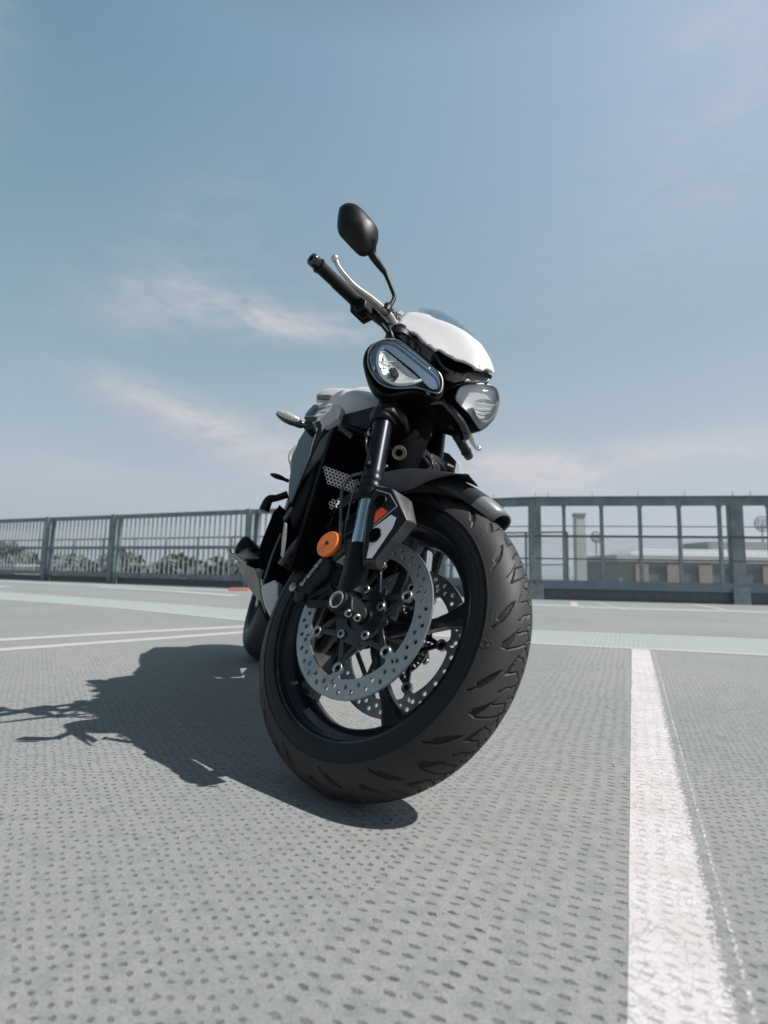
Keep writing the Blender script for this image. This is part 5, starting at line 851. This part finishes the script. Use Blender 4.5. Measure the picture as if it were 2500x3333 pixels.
for (a0, b0), (a1, b1) in zip(outl0, outl0[1:]+outl0[:1]):
    kk = max(1, int(math.hypot(a1-a0, b1-b0)/.0035))
    for t in range(kk): outl.append((a0+(a1-a0)*t/kk, b0+(b1-b0)*t/kk))
def ysurf(mb, outl, fn, step=.0045):
    vs = [Vector(p) for p in outl]; m = len(vs); es = [(i, (i+1) % m) for i in range(m)]
    ys = [p[0] for p in outl]; zs = [p[1] for p in outl]
    def ins(x, y):
        c = False
        for i in range(m):
            x1, y1 = outl[i]; x2, y2 = outl[(i+1) % m]
            if (y1 > y) != (y2 > y) and x < (x2-x1)*(y-y1)/(y2-y1)+x1: c = not c
        return c
    def far(x, y): return min((x-a)**2+(y-b)**2 for a, b in outl) > (step*.6)**2
    y_ = min(ys)
    while y_ < max(ys):
        z_ = min(zs)
        while z_ < max(zs):
            if ins(y_, z_) and far(y_, z_): vs.append(Vector((y_, z_)))
            z_ += step
        y_ += step
    V, E, F_, *_ = delaunay_2d_cdt(vs, es, [], 0, 1e-7)
    F_ = [f for f in F_ if ins(sum(V[i][0] for i in f)/3, sum(V[i][1] for i in f)/3)]
    mb.add([(fn(v[0], v[1]), v[0], v[1]) for v in V], F_); return mb
def xs2(y, z):
    crease = .0035*max(0, 1-abs(abs(y)-(.045+.12*(z-.6)))/.022)-.0035*max(0, 1-abs(abs(y)-(.085+.05*(z-.6)))/.02)
    roll = 0
    return xs(y, z)+crease+roll
fs = ysurf(MB('S'), outl, xs2).build('fly_screen', white, bike, solid=.005, angle=80)
scr = [(0, .972), (-.02, .962), (-.040, .935), (-.056, .905), (-.060, .880), (-.054, .862), (-.062, .834), (-.064, .812), (-.056, .785), (-.050, .760), (-.032, .720), (0, .690), (.032, .72), (.05, .755), (.056, .80), (.052, .87), (.046, .905), (.034, .935), (.018, .962)]
ysurf(MB('S'), scr, lambda y, z: float(np.interp(z, [.69, .72, .783, .811, .856, .904, .942, .973, 1.0], [.187, .181, .151, .135, .107, .072, .034, -.005, -.045]))-(13+30*max(0, z-.7))*y*y, .007).build('smoked_screen', smokem, fs, solid=.003, angle=70)
# the tinted upper edge carried above the white panel
e_ = np.array([.2049, -.0414, .5847])+np.array([.0045, -.0035, -.0015]); e1 = np.array([.0036, .0061, .0033]); e2 = np.array([0, 0, .0145])
text3d('screen_emblem', 'R', 'S', e_, unit(e1)*.0080, unit(e2), .0175, gstick, fs, depth=.0005)
# instrument box with round emblem behind the screen
_, P_, n_ = D('keybox'); kb = MB('S').prism(P_, -n_*.012).build('instrument_housing', mat('mid_grey_plastic', (.11, .125, .13), .5), bike, bevel=.002); c_ = P_.mean(0)-np.array([0, 0, .006])
MB('S').lathe([(.0115, .0006), (.0118, .0016), (.0100, .0020), (.0098, .0008)], c_, n_, 28).build('housing_ring', gloss, kb); MB('S').tube([c_+n_*.001+np.array([0, .003, -.004]), c_+n_*.001+np.array([0, -.002, .005])], .0012, 6).build('housing_mark', gloss, kb)
# ---- handlebar
hb = [(-.045, -.368, .729), (-.043, -.25, .757), (-.040, -.16, .783), (-.032, -.09, .800), (-.030, 0, .803), (-.032, .09, .800), (-.040, .16, .783), (-.043, .25, .757), (-.045, .368, .729)]
bar = MB('S').tube(hb, .0115, 16, smooth=6).build('handlebar', black, bike)
MB('S').box((-.03, -.035, .775), .014, .012, .035).box((-.03, .035, .775), .014, .012, .035).build('bar_riser', cast, bar, bevel=.003)
for s_ in (-1, 1):
    g_ = np.array([(-.045, .365*s_, .730), (-.0435, .27*s_, .752), (-.042, .235*s_, .761)])
    rs_ = [.0165, .0155, .0165]
    gp = MB('S').tube(g_, [.0150, .0145, .0150], 20, smooth=10).lathe([(.0150, -.002), (.0195, 0), (.0195, .005), (.0150, .007)], g_[2], g_[2]-g_[1], 20).lathe([(.0145, -.001), (.0172, 0), (.0172, .004), (.0145, .006)], g_[0]*.95+g_[1]*.05, g_[0]-g_[1], 20).lathe([(.0151, -.04), (.0157, -.035), (.0157, .03), (.0151, .035)], g_[1], g_[1]-g_[0], 20).build('grip', rubber, bar)
    MB('S').lathe([(.0120, .000), (.0120, .004), (.0146, .006), (.0146, .020), (.0130, .0225), (.0060, .0225), (.0058, .018), (.0001, .018)], g_[0], g_[0]-g_[1], 24).build('bar_end', gloss, gp)
    # switchgear and lever clamp
    sg = MB('S'); ax = [unit((0, s_, -.22)), unit((1, 0, 0)), unit(np.cross(unit((0, s_, -.22)), (1, 0, 0)))]
    sg.box((-.042, .205*s_, .767), .028, .021, .024, ax); sg.box((-.022, .222*s_, .735), .016, .016, .020, ax); sg.lathe([(.001, -.012), (.015, -.012), (.016, 0), (.015, .012), (.001, .012)], (-.042, .237*s_, .760), (0, s_, -.22), 20); sg.box((-.020, .19*s_, .768), .012, .013, .012, ax)
    sgo = sg.build('switchgear', black, bar, bevel=.004); MB('S').lathe([(.006, 0), (.006, .006), (.0001, .007)], (-.018, .213*s_, .768), (1, 0, 0), 14).build('switch_button', greyp, sgo)
    lv = np.array(DATA['lever'][1]) if s_ < 0 else np.array(DATA['lever'][1])*np.array([1, -1, 1])
    lp = lv.copy(); 
    lr = MB('S').tube(lp, [.0055, .0055, .0068, .0085, .0108, .0120, .0125, .0110][:len(lp)], 12, smooth=5, flat=.6); lr.sphere(lp[0], .0085, 8); lr.build('brake_lever' if s_ < 0 else 'clutch_lever', alu, bar, angle=60)
    mc = MB('S'); mc.box((.000, .158*s_, .755), .026, .015, .013, ax); mc.tube([(.005, .125*s_, .758), (.005, .185*s_, .742)], .0095, 12); mc.lathe([(.014, 0), (.016, .004), (.016, .022), (.012, .026), (.0001, .026)], (-.004, .140*s_, .775), (0, 0, 1), 18); mc.build('master_cylinder', cast, bar, bevel=.003)
    for bx in (.128, .15, .17): MB('S').lathe([(.0045, 0), (.0045, .006), (.0001, .0065)], (.012, bx*s_, .775-.1*(bx-.128)), (.8, 0, .5), 12).build('cylinder_bolt', steel, bar)
# cables from the bar down behind the lights
for P_, r_ in (([(.0, -.13, .755), (.02, -.17, .70), (.03, -.15, .65), (-.02, -.09, .60), (-.05, -.05, .5)], .0045), ([(-.03, -.20, .745), (-.01, -.215, .715), (.02, -.18, .68), (.02, -.13, .655), (-.03, -.07, .6)], .005), ([(.0, .13, .755), (.02, .17, .70), (0, .12, .62), (-.05, .05, .5)], .0045), ([(-.035, -.205, .75), (.0, -.20, .705), (.015, -.16, .69), (-.02, -.1, .65)], .0055)):
    MB('S').tube(P_, r_, 8, smooth=6).build('control_cable', black, bar)
for P_, r_ in (([(.02, -.135, .30), (-.004, -.137, .36), (-.005, -.137, .40), (-.02, -.10, .44), (-.05, -.05, .47)], .0022), ([(-.02, -.118, .115), (-.022, -.128, .16), (-.018, -.132, .22), (-.01, -.135, .27)], .0022), ([(.045, .02, .43), (.06, .03, .40), (.05, .05, .36), (.02, .07, .34)], .003), ([(-.02, -.03, .47), (.02, -.02, .50), (.03, .0, .55), (.0, .01, .60)], .0035), ([(-.03, .04, .47), (.01, .05, .52), (.02, .05, .58)], .003)):
    MB('S').tube(P_, r_, 8, smooth=6).build('wire', gloss, bike)
for pz in ((.012, -.136, .302), (-.006, -.138, .385)): MB('S').lathe([(.0060, -.004), (.0060, .004)], pz, (0, 0, 1), 14, cap=True).build('cable_clip', rubber, bike)
# ---- mirror
_, P_, n_ = D('mirror'); P_ = rsp(P_, 48)
mr = MB('S').dome(P_, n_, .034, depth=.010, rings=12, power=.62, exp=2.2, taper=.985).build('mirror', black, bike, angle=60)
MB('S').prism(P_.mean(0)+(P_-P_.mean(0))*.93-n_*.0102, -n_*.001).build('mirror_glass', mat('mirror_glass', (.85, .87, .88), .02, metal=1.), mr)
_, P_, _n = D('mstalk'); q = MB('S').tube(np.vstack([P_[:1]+np.array([0, -.012, .02])+n_*.012, P_]), [.013, .0115, .0095, .0075, .0062, .0052, .0052, .0053, .0054, .0056, .006], 14, smooth=5)
q.lathe([(.0062, 0), (.0105, .004), (.0125, .018), (.0105, .030)], P_[-1]+np.array([0, -.002, .014]), unit(P_[-1]-P_[-2]), 18); q.build('mirror_stalk', black, mr)

FL = np.array([1, -1, 1.]); _, P_, n_ = D('mirror'); P_ = rsp(P_*FL, 48); n_ = n_*FL
ml = MB('S').dome(P_, n_, .034, depth=.010, rings=12, power=.62, exp=2.2, taper=.985).build('mirror', black, bike, angle=60)
MB('S').prism(P_.mean(0)+(P_-P_.mean(0))*.93-n_*.0102, -n_*.001).build('mirror_glass', MT['mirror_glass'], ml)
_, P_, _n = D('mstalk'); MB('S').tube(P_*FL, [.0115, .0095, .0075, .0062, .0052, .0052, .0053, .0054, .0056, .006], 14, smooth=5).build('mirror_stalk', black, ml)

# ---- body (frame B)
# radiator with pierced guard
q = MB('B').box((-.208, 0, .535), .028, .160, .175, [unit((1, 0, .12)), (0, 1, 0), unit((-.12, 0, 1))]); rad = q.build('radiator', deep, bike, bevel=.004)
q = MB('B').tube([(-.195, -.15, .715), (-.19, -.05, .72), (-.195, .15, .715)], .010, 10).box((-.21, 0, .715), .02, .15, .010).build('radiator_tank', black, rad)
cell = .0086; W1 = [(p[1], p[2]) for p in DATA['rad_white1'][1]]; W2 = [(p[1], p[2]) for p in DATA['rad_white2'][1]]
def inp(x, y, L):
    c = False; n = len(L)
    for i in range(n):
        x1, y1 = L[i]; x2, y2 = L[(i+1) % n]
        if (y1 > y) != (y2 > y) and x < (x2-x1)*(y-y1)/(y2-y1)+x1: c = not c
    return c
q = MB('B'); row = 0; z_ = .368
while z_ < .70:
    y_ = -.160+(cell/2 if row % 2 else 0)
    while y_ < .160:
        mi = 1 if (inp(y_, z_, W1) or inp(y_, z_, W2)) else 0
        pts = []
        for rr, nn in ((cell/math.sqrt(3)*1.0, 0), (cell*.335, 0)):
            pts.append([(-.16-.12*((z_+rr*math.sin(a))-.5)+(0 if rr > cell*.4 else -.0006), y_+rr*math.cos(a), z_+rr*math.sin(a)) for a in [PI/6+k*PI/3 for k in range(6)]])
        q.rings([np.array(pts[0]), np.array(pts[1])], cap=False, mi=mi); y_ += cell
    z_ += cell*math.sqrt(3)/2; row += 1
wg = mat('guard_white', (.62, .62, .63), .45)
q.build('radiator_guard', [deep, wg], rad, smooth=False)

for k, nm, m, bk, of in (('shroud', 'radiator_shroud', shroudm, .012, 0), ):
    sh_ = panel(k, nm, m, bike, .004, of, .0012)
panel('shroud_edge', 'shroud_edge', black, sh_, .02, .004, .0015)
panel('shroud_low', 'shroud_spur', shroudm, sh_, .015, 0, .001); panel('shroud_low2', 'shroud_foot', greyp, sh_, .015, 0, .001)
lsh = panel('lshroud', 'radiator_shroud', black, bike, .05, 0, .003); panel('lshroud_w', 'shroud_edge', greyw, lsh, .04, .001, .002)
MB('B').prism([(-.20, .19, .72), (-.22, .185, .40), (-.28, .185, .40), (-.30, .20, .72)], (0, .012, 0)).build('shroud_foot', black, lsh, bevel=.002)
_, P_, n_ = D('hand_l'); 
MB('B').tube([(-.185, -.150, .705), (-.18, -.135, .698), (-.175, -.118, .690)], .0075, 8).build('filler_neck', mat('dull_metal', (.12, .12, .12), .45, metal=.8, noise=.5, nscale=120), rad)
# tank: swept sections
def lo(secs, n=28):
    rs = []
    for x, hw, zb, zt, p in secs:
        ring = []
        for k in range(n):
            a = 2*PI*k/n; cy = math.cos(a); sz = math.sin(a); ring.append((x, hw*math.copysign(abs(cy)**p, cy), (zb+zt)/2+(zt-zb)/2*math.copysign(abs(sz)**p, sz)))
        rs.append(np.array(ring))
    return rs
tank = MB('B').rings(lo([(-.32, .05, .80, .86, .8), (-.36, .09, .80, .890, .75), (-.42, .125, .80, .920, .7), (-.50, .150, .80, .945, .7), (-.58, .160, .80, .965, .75), (-.68, .14, .80, .955, .8), (-.75, .09, .80, .89, .85), (-.78, .05, .80, .84, .9)])).build('fuel_tank', white, bike, angle=70)
MB('B').rings(lo([(-.27, .055, .70, .80, .8), (-.36, .12, .68, .825, .6), (-.50, .15, .68, .835, .6), (-.66, .14, .66, .83, .7), (-.78, .06, .68, .80, .9)])).build('airbox', deep, bike, angle=70)
_, P_, n_ = D('tank_cover'); P2 = rsp(P_, 60); MB('B').dome(P2, n_, .016, depth=.03, rings=8, power=.6, exp=3, taper=.96).build('tank_cover', white, tank, angle=60)
panel('tank_slot', 'tank_vent', mat('dark_grey_insert', (.05, .05, .05), .6), tank, .004, .014, .0005)
MB('B').rings([np.array(r)*np.array([1, -1, 1]) for r in lo([(-.36, .02, .80, .86, .8), (-.45, .06, .79, .92, .7), (-.55, .05, .80, .92, .8)])]).build('tank_filler', black, tank, angle=60)
_, P_, n_ = D('side_white'); sw = MB('B').prism(P_, -n_*.02).build('tank_side_panel', greyw, bike, bevel=.003)
panel('side_blue', 'blue_patch', mat('steel_blue_sticker', (.05, .10, .17), .35, coat=.3), sw, .001, .0008, 0, smooth=False); panel('side_dark', 'side_vent', mat('dark_grey_insert', (.05, .05, .05), .6), sw, .002, .0014, 0, smooth=False)
panel('side_tip', 'panel_tip', greyw, sw, .02, 0, .002)
st = np.array(DATA['street'][1]); n_ = np.array(DATA['street'][2]); d_ = st[1]-st[0]; u_ = unit(np.cross(n_, d_)); u_ = u_ if u_[2] > 0 else -u_
text3d('side_lettering', 'STREET', 'B', st[0]+n_*.0012, d_, u_, .0125, mat('dark_lettering', (.04, .05, .07), .4), sw, depth=.0004, shear=.35)
st = np.array(DATA['street2'][1]); d_ = st[1]-st[0]; text3d('side_lettering', 'TRIPLE', 'B', st[0]+n_*.0012, d_, u_, .0065, mat('dark_lettering', (.04, .05, .07), .4), sw, depth=.0004, shear=.35)
sw2 = MB('B').prism(P_*np.array([1, -1, 1]), -n_*np.array([1, -1, 1])*.02).build('tank_side_panel', greyw, bike, bevel=.003)
MB('B').box((-1.0, 0, .58), .17, .085, .15).box((-1.22, 0, .70), .10, .06, .10).build('shadow_fill_box', deep, bike, bevel=.02)  # unseen boxes added to close a gap in the bike's shadow
# seat, tail, subframe, rear wheel, swingarm
MB('B').rings(lo([(-.70, .09, .76, .83, .6), (-.80, .12, .755, .825, .6), (-.95, .11, .765, .83, .6), (-1.05, .105, .80, .90, .6), (-1.20, .09, .88, .975, .65), (-1.32, .05, .91, .985, .8)])).build('seat', rubber, bike, angle=70)
tail = MB('B').rings(lo([(-.85, .10, .70, .77, .6), (-1.0, .10, .73, .80, .6), (-1.2, .095, .82, .95, .6), (-1.40, .05, .90, .985, .7)])).build('tail_unit', white, bike, angle=60)
MB('B').box((-1.43, 0, .875), .012, .04, .014).build('tail_light', mat('dark_red_lens', (.25, .01, .01), .2, coat=.5), tail, bevel=.003)
MB('B').beam((-1.35, 0, .83), (-1.50, 0, .62), .05, .012).box((-1.52, 0, .62), .004, .08, .06, [unit((1, 0, -.3)), (0, 1, 0), unit((.3, 0, 1))]).build('plate_holder', black, tail)
rwq = wheel_rim('B', (-1.3947, 0, .3215), 1.55, .08, 5, .3, spoke=1); rw = rwq.build('wheel', wheelm, bike, angle=32)
tyre('tyre', 'B', np.array((-1.3947, 0, .3215)), .3185, .088, .085, .2255, .078, rw, detail=False, nt_=200, np_=50)
MB('B').lathe([(.05, -.078), (.11, -.078), (.11, -.074), (.05, -.074)], (-1.3947, 0, .3215), Yv, 48).build('brake_disc', steel, rw)
for s_ in (-1, 1): MB('B').rings([np.array([(x, s_*y+dy*.5, z+dz) for dy, dz in ((-w_, -h_), (w_, -h_), (w_, h_), (-w_, h_))]) for x, y, z, w_, h_ in ((-.86, .10, .42, .03, .05), (-1.1, .125, .38, .025, .04), (-1.30, .135, .33, .025, .035), (-1.45, .135, .32, .025, .025))]).build('swingarm', cast, bike, bevel=.006)
MB('B').tube([(-.88, 0, .48), (-1.0, 0, .65)], .035, 14).build('shock_absorber', steel, bike)
MB('B').rings([np.array([(-1.3947+.345*math.cos(a), y, .3215+.345*math.sin(a)) for y in (-.09, -.07, 0, .07, .09)])+np.array([[0, 0, -.02], [0, 0, 0], [0, 0, .012], [0, 0, 0], [0, 0, -.02]]) for a in np.linspace(R_(20), R_(75), 10)], closed=False, cap=False).build('rear_hugger', black, bike, solid=.004)
# frame and engine
fr_ = MB('B')
for s_ in (-1, 1):
    fr_.rings([np.array([(x, s_*y-.013, z-h_), (x, s_*y+.013, z-h_), (x, s_*y+.013, z+h_), (x, s_*y-.013, z+h_)]) for x, y, z, h_ in ((-.20, .05, .78, .03), (-.30, .12, .745, .038), (-.50, .155, .66, .045), (-.70, .15, .55, .05), (-.84, .12, .44, .06))])
    fr_.tube([(-.68, .12*s_, .66), (-.95, .10*s_, .74), (-1.25, .06*s_, .83)], .014, 10)
frame = fr_.build('frame', black, bike, bevel=.005)
eng = MB('B').prism([(-.36, -.15, .30), (-.34, -.15, .60), (-.42, -.15, .68), (-.60, -.15, .66), (-.80, -.15, .50), (-.84, -.15, .34), (-.70, -.15, .24), (-.40, -.15, .22)], (0, .30, 0)).build('engine', deep, bike, bevel=.02)
MB('B').lathe([(.085, 0), (.085, .020), (.070, .032), (.001, .036)], (-.62, -.15, .40), (0, -1, 0), 36).build('clutch_cover', cast, eng)

for k in (-1, 0, 1): MB('B').tube([(-.27, .075*k, .56), (-.215, .075*k, .48), (-.23, .06*k, .34), (-.32, .04*k, .22), (-.42, .03*k, .20)], .018, 12, smooth=6).build('exhaust_header', mat('sooty_header', (.03, .027, .025), .45, metal=.5, noise=.5, nscale=15), bike)
MB('B').rings(lo([(-.40, .08, .15, .24, .6), (-.5, .10, .13, .24, .6), (-.65, .10, .13, .25, .6), (-.75, .06, .16, .24, .6)])).build('exhaust_box', beige, bike, angle=60)
bp = panel('belly', 'belly_pan', mat('cool_white_plastic', (.60, .64, .66), .4, noise=.08, nscale=20), bike, .04, 0, .004, taper=.95); panel('belly2', 'belly_pan_rib', greyw, bp, .02, 0, .002)
_, P_, n_ = D('belly'); 
ex = panel('exhaust', 'exhaust_pipe', beige, bike, .05, 0, .012, taper=.9)
_, P_, n_ = D('silencer'); P_ = rsp(P_, 40); sil = MB('B').dome(P_, n_, .03, depth=.16, rings=8, taper=.8).build('silencer', mat('satin_steel', (.32, .34, .35), .42, metal=.2, noise=.15, nscale=20), bike, angle=60)
_, P_, n_ = D('silencer_cap'); P_ = rsp(P_, 44); MB('B').dome(P_, n_, .018, depth=.14, rings=6, taper=.85).build('silencer_cap', black, sil, angle=50)
panel('engine_l', 'engine_side', deep, eng, .12, 0, .008)
_, P_, _n = D('cable1'); q = MB('B').tube(P_, .004, 8, smooth=5); q.build('hose', gloss, eng)
_, P_, _n = D('peg'); pg = MB('B').tube(P_[1:], [.007, .0095, .0105], 12, flat=.8).build('foot_peg', alu, bike); MB('B').tube([P_[1]+np.array([0, 0, .003]), P_[0]+np.array([0, 0, .008])], .006, 8).build('peg_tip', alu, pg)
MB('B').tube([P_[3], P_[3]+np.array([-.03, .05, .02])], .016, 10).build('peg_mount', black, pg)
MB('B').tube([P_[2]+np.array([-.1, .02, .0]), P_[2]+np.array([-.1, .07, -.04]), P_[2]+np.array([-.12, .10, -.05])], .007, 8).build('brake_pedal', alu, bike)
bk_ = D('backpeg')[1]; MB('B').tube([bk_[4], bk_[3], bk_[2], (bk_[0]+bk_[1])/2], [.012, .011, .014, .017], 12, smooth=4).sphere((bk_[0]+bk_[1])/2+np.array([0, 0, .012]), (.012, .016, .010), 10).build('pillion_peg', black, bike)
_, P_, _n = D('levers'); MB('B').sphere(P_[1], (.012, .022, .007), 10).tube([P_[1], P_[3]], .005, 8).build('pillion_peg_tip', black, bike)
_, P_, _n = D('white_ring'); MB('B').tube(P_, .0055, 8, smooth=6).build('hose_ring', greyw, bike); panel('white_ring2', 'airbox_cover', greyw, bike, .03, -.004, .004)
MB('B').lathe([(.0080, 0), (.0080, .003), (.0150, .004), (.0160, .002), (.0160, -.01), (.0080, -.01)], (-.064, -.03, .660), unit((1, -.35, -.25)), 32).lathe([(.0090, -.006), (.0001, -.006)], (-.064, -.03, .660), unit((1, -.35, -.25)), 16, mi=1).build('steering_lock_ring', [mat('dull_brass_metal', (.20, .18, .14), .45, metal=.6, noise=.4, nscale=90), deep], bike)
MB('B').tube([(-.16, .03, .78), (-.13, .01, .70), (-.12, .0, .62), (-.14, -.02, .56)], [.03, .035, .03, .02], 14, smooth=4).build('cable_boot', deep, bike)
MB('B').tube([(-.07, 0, .62), (-.06, -.005, .58), (-.06, -.01, .55)], .006, 8).build('sensor_lead', black, bike)
MB('B').beam((-.66, .14, .26), (-.60, .30, .035), .022, .014).box((-.60, .305, .022), .03, .02, .006, [(1, 0, 0), unit((0, 1, .27)), unit((0, -.27, 1))]).build('side_stand', black, bike)
# indicators
_, P_, n_ = D('ind'); P_ = rsp(P_, 36); ir = MB('B').dome(P_, n_, .008, depth=.018, rings=6, taper=.8).build('indicator', gloss, bike, angle=50)
_, P_, _n = D('indlens'); P_ = rsp(P_, 32); MB('B').dome(P_+n_*.007, n_, .006, rings=5).build('indicator_lens', mat('clear_ribbed_lens', (.60, .62, .60), .15, metal=.2, noise=.45, nscale=220, bump=.8, bscale=350), ir, angle=60)
MB('S').box((-.062, .012, .830), .028, .072, .038, [unit((1, 0, -.5)), (0, 1, 0), unit((.5, 0, 1))]).build('instrument_panel', black, bike, bevel=.006)
c_ = D('ind')[1][7]; MB('B').tube([c_+n_*-.004, (-.16, -.20, .655)], [.011, .008], 12).build('indicator_stem', rubber, ir)
_, P_, n_ = D('lindl'); P_ = rsp(P_, 30); il = MB('B').dome(P_, n_, .008, depth=.018, rings=5, taper=.8).build('indicator', mat('clear_ribbed_lens', (.42, .44, .44), .15), bike, angle=50)
panel('lindb', 'indicator_stem', rubber, il, .02, 0, .004)
# lower clamp face traced piece: bright machined cheek on the far leg
_, P_, n_ = D('lowclampA'); MB('S').prism(P_+n_*.002, -n_*.02).build('clamp_cheek', mat('worn_cast', (.17, .165, .155), .4, metal=.5, noise=.3, nscale=50, bump=.4, bscale=600), clamp, bevel=.004)
_, P_, n_ = D('clamp_arm'); MB('S').prism(P_-n_*.006, -n_*.02).build('clamp_arm', black, clamp, bevel=.004)
# copies of a label-less kind: nothing else at top level
# the summer haze between the deck and the hills
hz = bpy.data.materials.new('haze_air'); hz.use_nodes = True; nth = hz.node_tree; nth.nodes.clear()
pv = N(nth, 'ShaderNodeVolumePrincipled', i_Density=.00045, i_Anisotropy=.2); pv.inputs['Color'].default_value = (.86, .93, 1, 1)
oh = N(nth, 'ShaderNodeOutputMaterial'); L_(nth, pv.outputs[0], oh.inputs['Volume'])
hzb = MB('W').box((0, 2500, 46), 6100, 5600, 54).build('haze', hz, None, smooth=False); hzb['kind'] = 'stuff'

r_ = np.random.default_rng(11); qg = MB('W')
for k in range(320):
    y = .45+2.6*r_.random()**1.6; x = r_.uniform(-.75, .8)*y*1.0; s_ = .0006+.0011*r_.random(); a = unit(r_.normal(size=3)); e1, e2 = ortho(a)
    qg.add([np.array([x, y, s_*.7])+v for v in (a*s_, e1*s_, e2*s_, -e1*s_*.8, -e2*s_, -a*s_*.7)], [(0, 1, 2), (0, 2, 3), (0, 3, 4), (0, 4, 1), (5, 2, 1), (5, 3, 2), (5, 4, 3), (5, 1, 4)])
gr = qg.build('grit', mat('pale_grit', (.42, .41, .39), .8, noise=.6, nscale=30), None, smooth=False); gr['kind'] = 'stuff'
